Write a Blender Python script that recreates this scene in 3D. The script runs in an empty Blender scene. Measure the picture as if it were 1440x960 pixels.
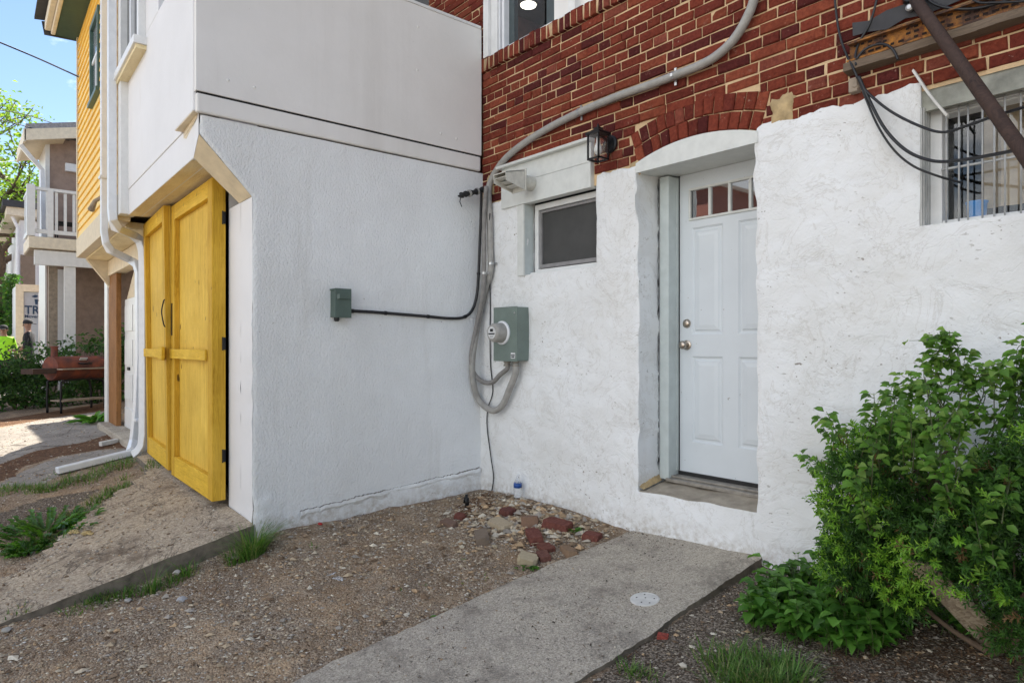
import bpy, math, random
from mathutils import Vector, Matrix, noise
rnd = random.Random(7)
D = bpy.data
SC = bpy.context.scene
COL = SC.collection

# ------------------------------------------------------------------ camera, sky, sun, exposure
F, PXC, HY = 930.0, 720.0, 485.0
CAM = Vector((4.53, -3.45, 1.25))
YAW = math.radians(40.0)
FW = Vector((-math.cos(YAW), math.sin(YAW), 0))
RT = Vector((math.sin(YAW), math.cos(YAW), 0))
cd = D.cameras.new('camera'); cam = D.objects.new('camera', cd); COL.objects.link(cam)
cam.location = CAM
cam.rotation_euler = (math.pi / 2, 0, math.atan2(-FW.x, FW.y))
cd.sensor_width = 36.0; cd.lens = F / 1440 * 36; cd.shift_y = 5 / 1440
cd.clip_start = 0.05; cd.clip_end = 3000
SC.camera = cam

SUN_EL = math.radians(52)
SUN_H = Vector((-0.77, 0.64, 0)).normalized()
TO_SUN = Vector((SUN_H.x * math.cos(SUN_EL), SUN_H.y * math.cos(SUN_EL), math.sin(SUN_EL)))
w = D.worlds.new('World'); SC.world = w; w.use_nodes = True
nt = w.node_tree; nt.nodes.clear()
out = nt.nodes.new('ShaderNodeOutputWorld'); bg = nt.nodes.new('ShaderNodeBackground')
sky = nt.nodes.new('ShaderNodeTexSky'); sky.sky_type = 'NISHITA'; sky.sun_disc = False
sky.sun_elevation = SUN_EL
sky.sun_rotation = math.atan2(SUN_H.x, SUN_H.y)
sky.air_density = 1.0; sky.dust_density = 0.15; sky.ozone_density = 2.0
tc = nt.nodes.new('ShaderNodeTexCoord')
mp = nt.nodes.new('ShaderNodeMapping'); mp.inputs['Scale'].default_value = (1, 1, 2.2)
mp.inputs['Location'].default_value = (8.49, 4.72, 0.22)
cn = nt.nodes.new('ShaderNodeTexNoise'); cn.inputs['Scale'].default_value = 3.4; cn.inputs['Detail'].default_value = 9; cn.inputs['Roughness'].default_value = 0.58
cr = nt.nodes.new('ShaderNodeValToRGB'); cr.color_ramp.elements[0].position = 0.54; cr.color_ramp.elements[1].position = 0.70
cm = nt.nodes.new('ShaderNodeMixRGB'); cm.inputs[2].default_value = (17.0, 16.8, 16.2, 1)
nt.links.new(tc.outputs['Generated'], mp.inputs['Vector']); nt.links.new(mp.outputs['Vector'], cn.inputs['Vector'])
# extra unseen cloud added behind the camera (south) as white fill, scattered clouds ahead
sx_ = nt.nodes.new('ShaderNodeSeparateXYZ'); nt.links.new(tc.outputs['Generated'], sx_.inputs[0])
md_ = nt.nodes.new('ShaderNodeMath'); md_.operation = 'MULTIPLY_ADD'; md_.inputs[1].default_value = -0.16; md_.inputs[2].default_value = -0.02; nt.links.new(sx_.outputs['Y'], md_.inputs[0])
ma_ = nt.nodes.new('ShaderNodeMath'); ma_.operation = 'ADD'; nt.links.new(cn.outputs['Fac'], ma_.inputs[0]); nt.links.new(md_.outputs[0], ma_.inputs[1])
nt.links.new(ma_.outputs[0], cr.inputs['Fac']); nt.links.new(cr.outputs['Color'], cm.inputs[0])
nt.links.new(sky.outputs['Color'], cm.inputs[1]); nt.links.new(cm.outputs['Color'], bg.inputs['Color'])
bg.inputs['Strength'].default_value = 0.082
nt.links.new(bg.outputs['Background'], out.inputs['Surface'])
sl = D.lights.new('sun', 'SUN'); sl.energy = 5.0; sl.angle = math.radians(0.53); sl.color = (1.0, 0.93, 0.82)
so = D.objects.new('sun', sl); COL.objects.link(so)
so.rotation_euler = TO_SUN.to_track_quat('Z', 'Y').to_euler(); so.location = (-10, 8, 14)
vs = SC.view_settings
vs.view_transform = 'Standard'; vs.look = 'None'; vs.gamma = 1.0; vs.use_curve_mapping = False
vs.exposure = 1.3
SC.cycles.max_bounces = 8; SC.cycles.diffuse_bounces = 5; SC.cycles.transparent_max_bounces = 12
SC.cycles.use_denoising = True

# ------------------------------------------------------------------ pixel rays of the photograph -> world points
def ray(px, py):
    return FW * F + RT * (px - PXC) + Vector((0, 0, HY - py))
def PA(px, py, Y=0.0):
    d = ray(px, py); return CAM + d * ((Y - CAM.y) / d.y)
def PX(px, py, X=0.0):
    d = ray(px, py); return CAM + d * ((X - CAM.x) / d.x)
def PD(px, py, dep):
    return CAM + ray(px, py) * (dep / F)
def proj(p):
    q = Vector(p) - CAM; z = q.dot(FW)
    if z < 0.05: return (-9999, -9999)
    return (PXC + F * q.dot(RT) / z, HY - F * q.z / z)
# the garage row is turned a touch: local frame with its origin at the pier corner
MC = Matrix.Translation((0, -1.93, 0)) @ Matrix.Rotation(-0.021, 4, 'Z')
MCI = MC.inverted()
def PC(px, py, y=0.0):
    o = MCI @ CAM; d = MCI.to_3x3() @ ray(px, py)
    return o + d * ((y - o.y) / d.y)

GX = [-200, -14, -9, -5, -3, -0.6, 0, 1.66, 2.6, 4, 8, 200]
GY = [-200, -6, -4, -3, -1.9, 0, 200]
GZ = [[-.3, -.3, -.3, -.4, -.45, -.55, -.55, -.6, -.6, -.55, -.5, -.5],
      [-.2, -.2, -.2, -.25, -.3, -.45, -.48, -.58, -.58, -.5, -.45, -.45],
      [-.1, -.08, -.08, -.10, -.16, -.33, -.36, -.46, -.46, -.4, -.35, -.3],
      [0, 0, 0, -.02, -.06, -.20, -.245, -.35, -.35, -.28, -.25, -.2],
      [.05, .05, .03, .10, .10, 0, -.03, -.215, -.215, -.12, -.1, 0],
      [.2, .15, .10, .15, .13, .04, 0.0, .015, .03, .12, .2, .2],
      [.2, .15, .10, .15, .13, .04, 0.0, .015, .03, .12, .2, .2]]
def zg0(x, y):
    i = 0
    while i < len(GX) - 2 and x > GX[i + 1]: i += 1
    j = 0
    while j < len(GY) - 2 and y > GY[j + 1]: j += 1
    u = min(1, max(0, (x - GX[i]) / (GX[i + 1] - GX[i]))); v = min(1, max(0, (y - GY[j]) / (GY[j + 1] - GY[j])))
    return (GZ[j][i] * (1 - u) + GZ[j][i + 1] * u) * (1 - v) + (GZ[j + 1][i] * (1 - u) + GZ[j + 1][i + 1] * u) * v
def zg(x, y):
    z = zg0(x, y)
    if -13 < x < 7 and y > -6:
        z += 0.022 * noise.noise((x * 1.7, y * 1.7, 3.1)) + 0.011 * noise.noise((x * 5, y * 5, 8.1)) + 0.006 * noise.noise((x * 13, y * 13, 1.1))
        z -= 0.035 * math.exp(-((x - .16) / .22) ** 2) * min(1, max(0, (-1.75 - y) / .3)) * min(1, max(0, (y + 3.0) / .4))
        z += 0.045 * math.exp(-((x - 0.75) ** 2 / .5 + (y + 0.12) ** 2 / .12))     # rubble heap in the corner
    return z
def PG(px, py, fn=zg):
    d = ray(px, py); t = -1.2 / d.z
    for _ in range(12):
        p = CAM + d * t
        t = (fn(p.x, p.y) - CAM.z) / d.z
    return CAM + d * t
def zpath(x, y): return 0.045 + 0.12 * max(y, -5)
def zap(x, y):
    u = min(1, max(0, -x / 3.0)); v = min(1.6, max(0, (-1.93 - y) / 1.07))
    a, b = 0.052 + 0.095 * u, -0.185 + 0.155 * u
    return a + (b - a) * v + 0.006 * noise.noise((x * 3, y * 3, 0))

# ------------------------------------------------------------------ mesh builder
ROOTM = {}
class MB:
    def __init__(s, xf=None): s.v = []; s.f = []; s.c = []; s.m = []; s.xf = xf; s.col = (1, 1, 1); s.mi = 0
    def V(s, p): s.v.append(Vector(p)); s.c.append(s.col); return len(s.v) - 1
    def Fa(s, ids): s.f.append(tuple(ids)); s.m.append(s.mi)
    def face(s, pts): s.Fa([s.V(p) for p in pts])
    def box(s, x0, x1, y0, y1, z0, z1, M=None):
        if x0 > x1: x0, x1 = x1, x0
        if y0 > y1: y0, y1 = y1, y0
        if z0 > z1: z0, z1 = z1, z0
        P = [(x0, y0, z0), (x1, y0, z0), (x1, y1, z0), (x0, y1, z0), (x0, y0, z1), (x1, y0, z1), (x1, y1, z1), (x0, y1, z1)]
        b = [s.V(M @ Vector(p) if M else p) for p in P]
        for q in ((0, 3, 2, 1), (4, 5, 6, 7), (0, 1, 5, 4), (1, 2, 6, 5), (2, 3, 7, 6), (3, 0, 4, 7)): s.Fa([b[i] for i in q])
        return s
    def prism(s, poly, off):                     # poly: 3-D points, off: extrusion vector
        off = Vector(off); n = len(poly)
        a = [s.V(p) for p in poly]; b = [s.V(Vector(p) + off) for p in poly]
        s.Fa(a[::-1]); s.Fa(b)
        for i in range(n): s.Fa([a[i], a[(i + 1) % n], b[(i + 1) % n], b[i]])
        return s
    def beam(s, p, q, w, h, up=(0, 0, 1)):
        p = Vector(p); q = Vector(q); d = (q - p).normalized(); u = Vector(up)
        sx = d.cross(u).normalized(); sy = sx.cross(d).normalized()
        poly = [p + sx * (w / 2 * a) + sy * (h / 2 * b) for a, b in ((-1, -1), (1, -1), (1, 1), (-1, 1))]
        return s.prism(poly, q - p)
    def tube(s, pts, r, n=10, cap=True, sq=None, up=None):
        pts = [Vector(p) for p in pts]; rings = []
        t0 = (pts[1] - pts[0]).normalized()
        nn = Vector(up) if up else (Vector((0, 0, 1)) if abs(t0.z) < .9 else Vector((1, 0, 0)))
        for i, p in enumerate(pts):
            a = pts[max(i - 1, 0)]; b = pts[min(i + 1, len(pts) - 1)]
            t = (b - a).normalized(); nn = (nn - t * nn.dot(t)).normalized(); bn = t.cross(nn)
            rr = r[i] if isinstance(r, (list, tuple)) else r
            if sq:
                rings.append([s.V(p + nn * (sq[0] * a_) + bn * (sq[1] * b_)) for a_, b_ in ((1, 1), (-1, 1), (-1, -1), (1, -1))])
            else:
                rings.append([s.V(p + (nn * math.cos(k * 2 * math.pi / n) + bn * math.sin(k * 2 * math.pi / n)) * rr) for k in range(n)])
        for A_, B_ in zip(rings, rings[1:]):
            m = len(A_)
            for k in range(m): s.Fa([A_[k], A_[(k + 1) % m], B_[(k + 1) % m], B_[k]])
        if cap: s.Fa(rings[0][::-1]); s.Fa(rings[-1])
        return s
    def lathe(s, o, ax, prof, n=20):             # prof: (distance along axis, radius)
        o = Vector(o); ax = Vector(ax).normalized()
        u = ax.orthogonal().normalized(); v = ax.cross(u); rings = []
        for h, r in prof:
            rings.append([s.V(o + ax * h + (u * math.cos(k * 2 * math.pi / n) + v * math.sin(k * 2 * math.pi / n)) * r) for k in range(n)])
        for A_, B_ in zip(rings, rings[1:]):
            for k in range(n): s.Fa([A_[k], A_[(k + 1) % n], B_[(k + 1) % n], B_[k]])
        s.Fa(rings[0][::-1]); s.Fa(rings[-1]); return s
    def rock(s, c, r, seed, flat=.7):
        rr = random.Random(seed); P = []
        for d in ((1, 0, 0), (-1, 0, 0), (0, 1, 0), (0, -1, 0), (0, 0, 1), (0, 0, -1), (.6, .6, .5), (-.6, .6, .5), (.6, -.6, .5), (-.6, -.6, .5)):
            k = r * rr.uniform(.7, 1.15); P.append(s.V(Vector(c) + Vector((d[0] * k, d[1] * k * rr.uniform(.7, 1), d[2] * k * flat))))
        a, b, c_, d_, t, u, q1, q2, q3, q4 = P
        for f in ((t, q1, q2), (t, q2, q4), (t, q4, q3), (t, q3, q1), (q1, c_, q2), (q2, b, q4), (q4, d_, q3), (q3, a, q1),
                  (a, c_, q1), (c_, b, q2), (b, d_, q4), (d_, a, q3), (u, c_, a), (u, b, c_), (u, d_, b), (u, a, d_)): s.Fa(f)
        return s
    def leaf(s, p, d, nrm, L, W, fold=.25, droop=.2):
        p = Vector(p); d = Vector(d).normalized(); x = d.cross(nrm)
        if x.length < 1e-4: x = d.orthogonal()
        x.normalize(); n = x.cross(d)
        a = s.V(p); b = s.V(p + d * L * .35 + x * W * .5 + n * W * fold); c = s.V(p + d * L * .72 + x * W * .36 + n * (W * fold - L * droop * .4))
        t = s.V(p + d * L - n * L * droop); e = s.V(p + d * L * .72 - x * W * .36 + n * (W * fold - L * droop * .4)); g = s.V(p + d * L * .35 - x * W * .5 + n * W * fold)
        m = s.V(p + d * L * .55 - n * L * droop * .3)
        s.Fa((a, b, m)); s.Fa((b, c, m)); s.Fa((c, t, m)); s.Fa((t, e, m)); s.Fa((e, g, m)); s.Fa((g, a, m))
    def leaf4(s, p, d, nrm, L, W):
        p = Vector(p); d = Vector(d).normalized(); x = d.cross(nrm)
        if x.length < 1e-4: x = d.orthogonal()
        x.normalize(); n = x.cross(d)
        a = s.V(p); b = s.V(p + d * L * .5 + x * W * .5 + n * W * .2); t = s.V(p + d * L - n * L * .15); e = s.V(p + d * L * .5 - x * W * .5 + n * W * .2)
        s.Fa((a, b, t)); s.Fa((a, t, e))
    def blade(s, p, d, L, w, bend):
        p = Vector(p); d = Vector(d).normalized(); h = Vector((d.x, d.y, 0))
        h = h.normalized() if h.length > 1e-3 else Vector((1, 0, 0))
        x = h.cross((0, 0, 1)).normalized() * w; pr = None
        for k in range(4):
            q = k / 3; c = p + d * L * q + h * (bend * L * q * q) - Vector((0, 0, bend * L * .55 * q * q * q))
            ww = 1 - q * .92; cur = (s.V(c - x * ww), s.V(c + x * ww))
            if pr: s.Fa((pr[0], pr[1], cur[1], cur[0]))
            pr = cur
    def build(s, name, mats, parent=None, smooth=False, bevel=0, sharp=None, solid=0):
        me = D.meshes.new(name); M = s.xf or Matrix.Identity(4)
        if parent is not None: M = ROOTM[parent.name].inverted() @ M
        me.from_pydata([M @ p for p in s.v], [], s.f)
        if not isinstance(mats, (list, tuple)): mats = [mats]
        for m in mats: me.materials.append(m)
        at = me.color_attributes.new('col', 'FLOAT_COLOR', 'POINT')
        at.data.foreach_set('color', [k for c in s.c for k in (c[0], c[1], c[2], 1)])
        if len(mats) > 1: me.polygons.foreach_set('material_index', s.m)
        if smooth or sharp:
            me.polygons.foreach_set('use_smooth', [True] * len(me.polygons))
            if sharp: me.set_sharp_from_angle(angle=math.radians(sharp))
        me.update()
        o = D.objects.new(name, me); COL.objects.link(o)
        if parent is not None:
            o.parent = parent; ROOTM[o.name] = ROOTM[parent.name]
        else: ROOTM[o.name] = Matrix.Identity(4)
        if bevel:
            b = o.modifiers.new('bevel', 'BEVEL'); b.width = bevel; b.segments = 2; b.limit_method = 'ANGLE'
        return o
def tag(o, label, cat, group=None, kind=None):
    o['label'] = label; o['category'] = cat
    if group: o['group'] = group
    if kind: o['kind'] = kind
    return o
def thing(name, label, cat, loc=(0, 0, 0), rotz=0, group=None):
    o = D.objects.new(name, None); COL.objects.link(o); o.empty_display_size = .2
    o.location = loc; o.rotation_euler = (0, 0, rotz)
    ROOTM[o.name] = Matrix.Translation(loc) @ Matrix.Rotation(rotz, 4, 'Z')
    return tag(o, label, cat, group)
def struct(o): o['kind'] = 'structure'; return o
def smoothpath(pts, n=8):
    P = [Vector(p) for p in pts]; o = []
    for i in range(len(P) - 1):
        a = P[max(i - 1, 0)]; b = P[i]; c = P[i + 1]; d = P[min(i + 2, len(P) - 1)]
        for k in range(n):
            t = k / n
            o.append(.5 * ((2 * b) + (c - a) * t + (2 * a - 5 * b + 4 * c - d) * t * t + (3 * b - a - 3 * c + d) * t ** 3))
    o.append(P[-1]); return o

# ------------------------------------------------------------------ materials
class NM:
    def __init__(s, name):
        s.m = D.materials.new(name); s.m.use_nodes = True; s.t = s.m.node_tree
        s.b = s.t.nodes['Principled BSDF']; s.o = s.t.nodes['Material Output']
        s.tc = s.t.nodes.new('ShaderNodeTexCoord')
    def n(s, ty, **k):
        x = s.t.nodes.new('ShaderNode' + ty)
        for a, b in k.items():
            if a in x.inputs: x.inputs[a].default_value = b
            else: setattr(x, a, b)
        return x
    def l(s, a, b): s.t.links.new(a, b)
    def noise(s, scale, detail=6, rough=.6, sc=None, vec=None, dist=0):
        x = s.n('TexNoise', Scale=scale, Detail=detail, Roughness=rough, Distortion=dist)
        v = vec or s.tc.outputs['Object']
        if sc:
            m = s.n('Mapping'); m.inputs['Scale'].default_value = sc; s.l(v, m.inputs['Vector']); v = m.outputs['Vector']
        s.l(v, x.inputs['Vector']); return x.outputs['Fac']
    def voro(s, scale, feature='F1', out='Distance', sc=None):
        x = s.n('TexVoronoi', Scale=scale, feature=feature); v = s.tc.outputs['Object']
        if sc:
            m = s.n('Mapping'); m.inputs['Scale'].default_value = sc; s.l(v, m.inputs['Vector']); v = m.outputs['Vector']
        s.l(v, x.inputs['Vector']); return x.outputs[out]
    def ramp(s, fac, stops):
        x = s.n('ValToRGB'); e = x.color_ramp.elements
        while len(e) < len(stops): e.new(.5)
        for el, (p, c) in zip(e, stops):
            el.position = p; el.color = (c, c, c, 1) if isinstance(c, (int, float)) else (*c, 1)
        s.l(fac, x.inputs['Fac']); return x.outputs['Color']
    def mix(s, fac, a, b, mode='MIX'):
        x = s.n('MixRGB', blend_type=mode)
        for i, q in ((0, fac), (1, a), (2, b)):
            if isinstance(q, (int, float)): x.inputs[i].default_value = q if i == 0 else (q, q, q, 1)
            elif isinstance(q, tuple): x.inputs[i].default_value = (*q, 1)
            else: s.l(q, x.inputs[i])
        return x.outputs['Color']
    def math(s, op, a, b=0.0):
        x = s.n('Math', operation=op)
        for i, q in ((0, a), (1, b)):
            if isinstance(q, (int, float)): x.inputs[i].default_value = q
            else: s.l(q, x.inputs[i])
        return x.outputs[0]
    def attr(s, name='col'): return s.n('Attribute', attribute_name=name).outputs['Color']
    def bump(s, h, strength=.5, dist=.01, prev=None):
        x = s.n('Bump', Strength=strength, Distance=dist); s.l(h, x.inputs['Height'])
        if prev: s.l(prev, x.inputs['Normal'])
        return x.outputs['Normal']
    def set(s, color=None, rough=None, normal=None, metal=None, spec=None):
        for k, q in (('Base Color', color), ('Roughness', rough), ('Normal', normal), ('Metallic', metal), ('Specular IOR Level', spec)):
            if q is None: continue
            if isinstance(q, (int, float)): s.b.inputs[k].default_value = q
            elif isinstance(q, tuple): s.b.inputs[k].default_value = (*q, 1)
            else: s.l(q, s.b.inputs[k])
        return s.m
MAT = {}
def simple(name, c, rough=.5, metal=0.0, var=.12, scale=14, bump=.15, bscale=60, spec=.5):
    s = NM(name); f = s.noise(scale, 5); c2 = tuple(x * (1 - var * 2.2) for x in c)
    col = s.mix(s.ramp(f, [(.35, 0), (.72, 1)]), c, c2)
    MAT[name] = s.set(col, rough, s.bump(s.noise(bscale, 4), bump, .003), metal, spec); return MAT[name]

# white painted rough stucco over rubble stone (door wall)
s = NM('stucco_white')
base = s.mix(s.ramp(s.noise(1.6, 7), [(.35, 0), (.7, 1)]), (.80, .81, .82), (.71, .71, .70))
chip = s.ramp(s.noise(34, 3, .5, sc=(1, 1, 1.6)), [(.655, 0), (.685, 1)]); zone = s.ramp(s.noise(2.2, 4), [(.48, 0), (.62, 1)])
base = s.mix(s.math('MULTIPLY', chip, zone), base, (.25, .22, .19))
sep = s.n('SeparateXYZ'); s.l(s.tc.outputs['Object'], sep.inputs[0])
low = s.ramp(s.math('ADD', sep.outputs['Z'], s.math('MULTIPLY', s.noise(9, 5), .25)), [(.16, 1), (.30, 0)])
base = s.mix(s.math('MULTIPLY', low, s.ramp(s.noise(26, 5), [(.40, 0), (.66, .75)])), base, (.40, .35, .29))
veins = s.ramp(s.noise(3.5, 8, .65, dist=1.2), [(.485, 0), (.497, .32), (.503, .32), (.515, 0)])
base = s.mix(veins, base, (.46, .43, .39))
base = s.mix(s.ramp(s.noise(.9, 7, .62), [(.50, 0), (.72, .35)]), base, (.60, .57, .51))
base = s.mix(s.ramp(s.noise(3.2, 6, .6, sc=(1, 1, .16)), [(.60, 0), (.76, .25)]), base, (.52, .49, .44))
h = s.math('ADD', s.noise(6.5, 9, .60, dist=.4), s.math('MULTIPLY', s.noise(48, 6, .6), .22))
h = s.math('SUBTRACT', h, s.math('MULTIPLY', s.ramp(s.noise(5.0, 6, .6, dist=.8), [(.47, 0), (.495, 1), (.505, 1), (.53, 0)]), .10))
MAT['stucco'] = s.set(base, .72, s.bump(s.noise(150, 4), .3, .002, s.bump(h, .8, .015)), spec=.35)
# sprayed stipple stucco (bay wall)
s = NM('stucco_sprayed')
base = s.mix(s.ramp(s.noise(2.2, 6), [(.3, 0), (.75, 1)]), (.83, .84, .845), (.76, .765, .765))
base = s.mix(s.ramp(s.noise(1.1, 6, sc=(1, 1, .3)), [(.48, 0), (.75, .4)]), base, (.58, .57, .54))
base = s.mix(s.ramp(s.noise(4.5, 6, .6, sc=(1, 1, .10)), [(.57, 0), (.72, .32)]), base, (.52, .50, .46))
sepb = s.n('SeparateXYZ'); s.l(s.tc.outputs['Object'], sepb.inputs[0])
lowb = s.ramp(s.math('ADD', sepb.outputs['Z'], s.math('MULTIPLY', s.noise(8, 6), .30)), [(.13, 1), (.30, 0)])
base = s.mix(s.math('MULTIPLY', lowb, s.ramp(s.noise(22, 6, .65), [(.38, 0), (.66, .8)])), base, (.40, .34, .27))
base = s.mix(s.ramp(s.noise(46, 2), [(.745, 0), (.765, .7)]), base, (.36, .33, .29))
h = s.math('ADD', s.noise(110, 5, .6, sc=(1, 1, .7)), s.math('MULTIPLY', s.voro(80, 'SMOOTH_F1', sc=(1, 1, .6)), -.6))
MAT['sprayed'] = s.set(base, .75, s.bump(h, .9, .0075), spec=.3)
# smooth painted board
s = NM('white_board')
base = s.mix(s.ramp(s.noise(1.8, 5), [(.3, 0), (.8, 1)]), (.78, .76, .735), (.71, .69, .66))
base = s.mix(s.ramp(s.noise(40, 2), [(.74, 0), (.76, .5)]), base, (.55, .53, .5))
base = s.mix(s.ramp(s.noise(2.4, 6, .6, sc=(1, 1, .08)), [(.56, 0), (.74, .3)]), base, (.52, .49, .45))
MAT['board'] = s.set(base, .5, s.bump(s.noise(3.5, 5), .25, .02, s.bump(s.noise(160, 3), .12, .002)), spec=.4)
s = NM('white_front')
base = s.mix(s.ramp(s.noise(1.4, 6), [(.3, 0), (.8, 1)]), (.74, .73, .735), (.66, .65, .65))
st = s.ramp(s.noise(7, 6, sc=(1, 1, .25)), [(.62, 0), (.80, .3)])
base = s.mix(st, base, (.6, .55, .48))
MAT['front'] = s.set(base, .6, s.bump(s.noise(50, 6), .35, .004), spec=.35)
simple('white_paint', (.74, .74, .73), .38, var=.05, bump=.1)
simple('trim_white', (.66, .67, .64), .4, var=.06, bump=.1)
simple('jamb_paint', (.54, .59, .58), .4, var=.06, bump=.1)
simple('white_metal', (.74, .75, .77), .3, var=.05, bump=.05)
s = NM('door_paint')
base = s.mix(s.ramp(s.noise(5, 6), [(.35, 0), (.75, 1)]), (.64, .68, .71), (.60, .64, .67))
base = s.mix(s.ramp(s.noise(38, 2), [(.755, 0), (.77, .8)]), base, (.25, .23, .2))
MAT['door'] = s.set(base, .32, s.bump(s.noise(120, 3), .06, .002), spec=.45)
s = NM('soffit_paint_bounce')  # aged cream paint with the yellow doors' reflected light put into the colour
base = s.mix(s.ramp(s.noise(3, 6, sc=(1, 3, 1)), [(.35, 0), (.7, 1)]), (.80, .68, .42), (.64, .51, .28))
base = s.mix(s.ramp(s.noise(11, 5), [(.66, 0), (.72, .7)]), base, (.28, .19, .08))
MAT['soffit'] = s.set(base, .7, s.bump(s.noise(16, 6, sc=(1, 3, 1)), .6, .012))
simple('cream_bounce_paint', (.74, .62, .43), .6, var=.10, scale=9, bump=.5, bscale=45)  # warm bounce from the sunlit ground is mixed into this cream
simple('cream_trim', (.66, .55, .38), .6, var=.08)
simple('beige_trim', (.76, .67, .52), .6, var=.08)
# brick
s = NM('brick'); c = s.attr()
f = s.noise(55, 5); base = s.mix(s.ramp(f, [(.35, 0), (.75, 1)]), c, s.mix(1.0, c, (.55, .5, .55), 'MULTIPLY'))
base = s.mix(s.ramp(s.noise(42, 4, .7), [(.655, 0), (.71, .6)]), base, (.42, .27, .21))
base = s.mix(s.ramp(s.noise(3.0, 5), [(.55, 0), (.78, .55)]), base, s.mix(1.0, base, (.5, .45, .5), 'MULTIPLY'))
base = s.mix(s.ramp(s.noise(18, 7, .7), [(.62, 0), (.72, .45)]), base, (.36, .20, .15))
base = s.mix(s.ramp(s.noise(2.1, 7, .62), [(.56, 0), (.72, .6)]), base, s.mix(1.0, base, (.42, .40, .45), 'MULTIPLY'))
MAT['brick'] = s.set(base, .95, s.bump(s.noise(110, 6, .7), .8, .006), spec=.12)
s = NM('mortar')
base = s.mix(s.ramp(s.noise(9, 6), [(.3, 0), (.75, 1)]), (.70, .50, .29), (.46, .32, .185))
MAT['mortar'] = s.set(base, .9, s.bump(s.noise(70, 6), .8, .008))
# concrete, dirt
s = NM('concrete')
base = s.mix(s.ramp(s.noise(2.0, 8), [(.3, 0), (.75, 1)]), (.50, .435, .345), (.35, .30, .245))
sp = s.ramp(s.voro(150, out='Color'), [(.25, 0), (.8, 1)])
base = s.mix(.42, base, s.mix(sp, (.20, .18, .155), (.68, .61, .50)))
base = s.mix(s.ramp(s.noise(60, 5, .7), [(.59, 0), (.65, .9)]), base, (.10, .083, .066))
base = s.mix(s.ramp(s.noise(3.4, 9, .75), [(.50, 0), (.66, .75)]), base, (.17, .145, .12))
base = s.mix(s.ramp(s.noise(22, 5, .7), [(.66, 0), (.70, .8)]), base, (.09, .07, .055))
h = s.math('ADD', s.noise(90, 6), s.math('MULTIPLY', s.voro(120), -.5))
MAT['concrete'] = s.set(base, .9, s.bump(h, .7, .006), spec=.2)
s = NM('apron')
base = s.mix(s.ramp(s.noise(1.6, 8), [(.3, 0), (.7, 1)]), (.50, .39, .265), (.33, .26, .19))
sp = s.ramp(s.voro(95, out='Color'), [(.25, 0), (.8, 1)])
base = s.mix(.38, base, s.mix(sp, (.17, .14, .11), (.66, .58, .46)))
base = s.mix(s.ramp(s.noise(3.2, 9, .72), [(.53, 0), (.65, .85)]), base, (.17, .125, .085))
base = s.mix(s.ramp(s.noise(60, 4, .7), [(.58, 0), (.66, .7)]), base, (.12, .09, .065))
base = s.mix(s.ramp(s.noise(1.7, 7, .6, dist=1.5), [(.488, 0), (.498, .8), (.502, .8), (.512, 0)]), base, (.08, .06, .045))
h = s.math('ADD', s.noise(70, 6), s.math('MULTIPLY', s.voro(95), -.4))
MAT['apron'] = s.set(base, .92, s.bump(h, .6, .006), spec=.2)
# ground: earth with gravel; attribute r = paving, g = bark litter, b = dark soil
s = NM('ground')
at = s.n('Attribute', attribute_name='surf'); sp_ = s.n('SeparateColor'); s.l(at.outputs['Color'], sp_.inputs[0])
R_, G_, B_ = sp_.outputs
earth = s.mix(s.ramp(s.noise(1.9, 9, .68), [(.38, 0), (.60, 1)]), (.50, .35, .215), (.215, .138, .08))
ston = s.ramp(s.voro(85, out='Color'), [(.2, 0), (.55, .25), (.9, 1)])
stc = s.mix(ston, (.14, .098, .068), (.66, .57, .45))
earth = s.mix(s.ramp(s.noise(3.1, 7, .65), [(.36, .12), (.66, .75)]), earth, stc)
ston2 = s.ramp(s.voro(210, out='Color'), [(.45, 0), (.9, 1)])
earth = s.mix(s.ramp(s.noise(8, 5), [(.4, 0), (.62, .55)]), earth, s.mix(ston2, (.12, .085, .06), (.58, .50, .40)))
pav = s.mix(s.ramp(s.noise(2.6, 8, .65), [(.35, 0), (.7, 1)]), (.40, .365, .32), (.27, .24, .21))
pav = s.mix(s.ramp(s.noise(40, 6, .7), [(.5, 0), (.7, .6)]), pav, (.12, .11, .10))
crk = s.ramp(s.voro(1.6, 'DISTANCE_TO_EDGE'), [(0, .8), (.012, 0)]); pav = s.mix(crk, pav, (.06, .05, .04))
lit = s.mix(s.ramp(s.voro(120, out='Color', sc=(1, .35, 1)), [(.25, 0), (.9, 1)]), (.085, .047, .028), (.25, .14, .08))
soil = s.mix(s.ramp(s.voro(130, out='Color'), [(.4, 0), (.95, 1)]), (.095, .072, .053), (.38, .32, .255))
nz = s.noise(14, 6, .7)
def edge(a): return s.ramp(s.math('ADD', a, s.math('MULTIPLY', s.math('SUBTRACT', nz, .5), 1.1)), [(.40, 0), (.58, 1)])
earth = s.mix(s.ramp(s.noise(90, 4, .7), [(.56, 0), (.66, .7)]), earth, (.10, .07, .048))
earth = s.mix(s.ramp(s.noise(6, 7, .7, sc=(1, 1.6, 1)), [(.60, 0), (.70, .6)]), earth, (.55, .47, .36))
base = s.mix(edge(R_), earth, pav); base = s.mix(edge(B_), base, soil); base = s.mix(edge(G_), base, lit)
h = s.math('ADD', s.noise(45, 7, .65), s.math('MULTIPLY', s.voro(85), -.9))
MAT['ground'] = s.set(base, .95, s.bump(h, .85, .012), spec=.15)
s = NM('pebble'); c = s.attr(); MAT['pebble'] = s.set(s.mix(s.noise(60, 4), c, s.mix(1.0, c, (.6, .58, .55), 'MULTIPLY')), .9, s.bump(s.noise(110, 4), .4, .003), spec=.2)
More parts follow.
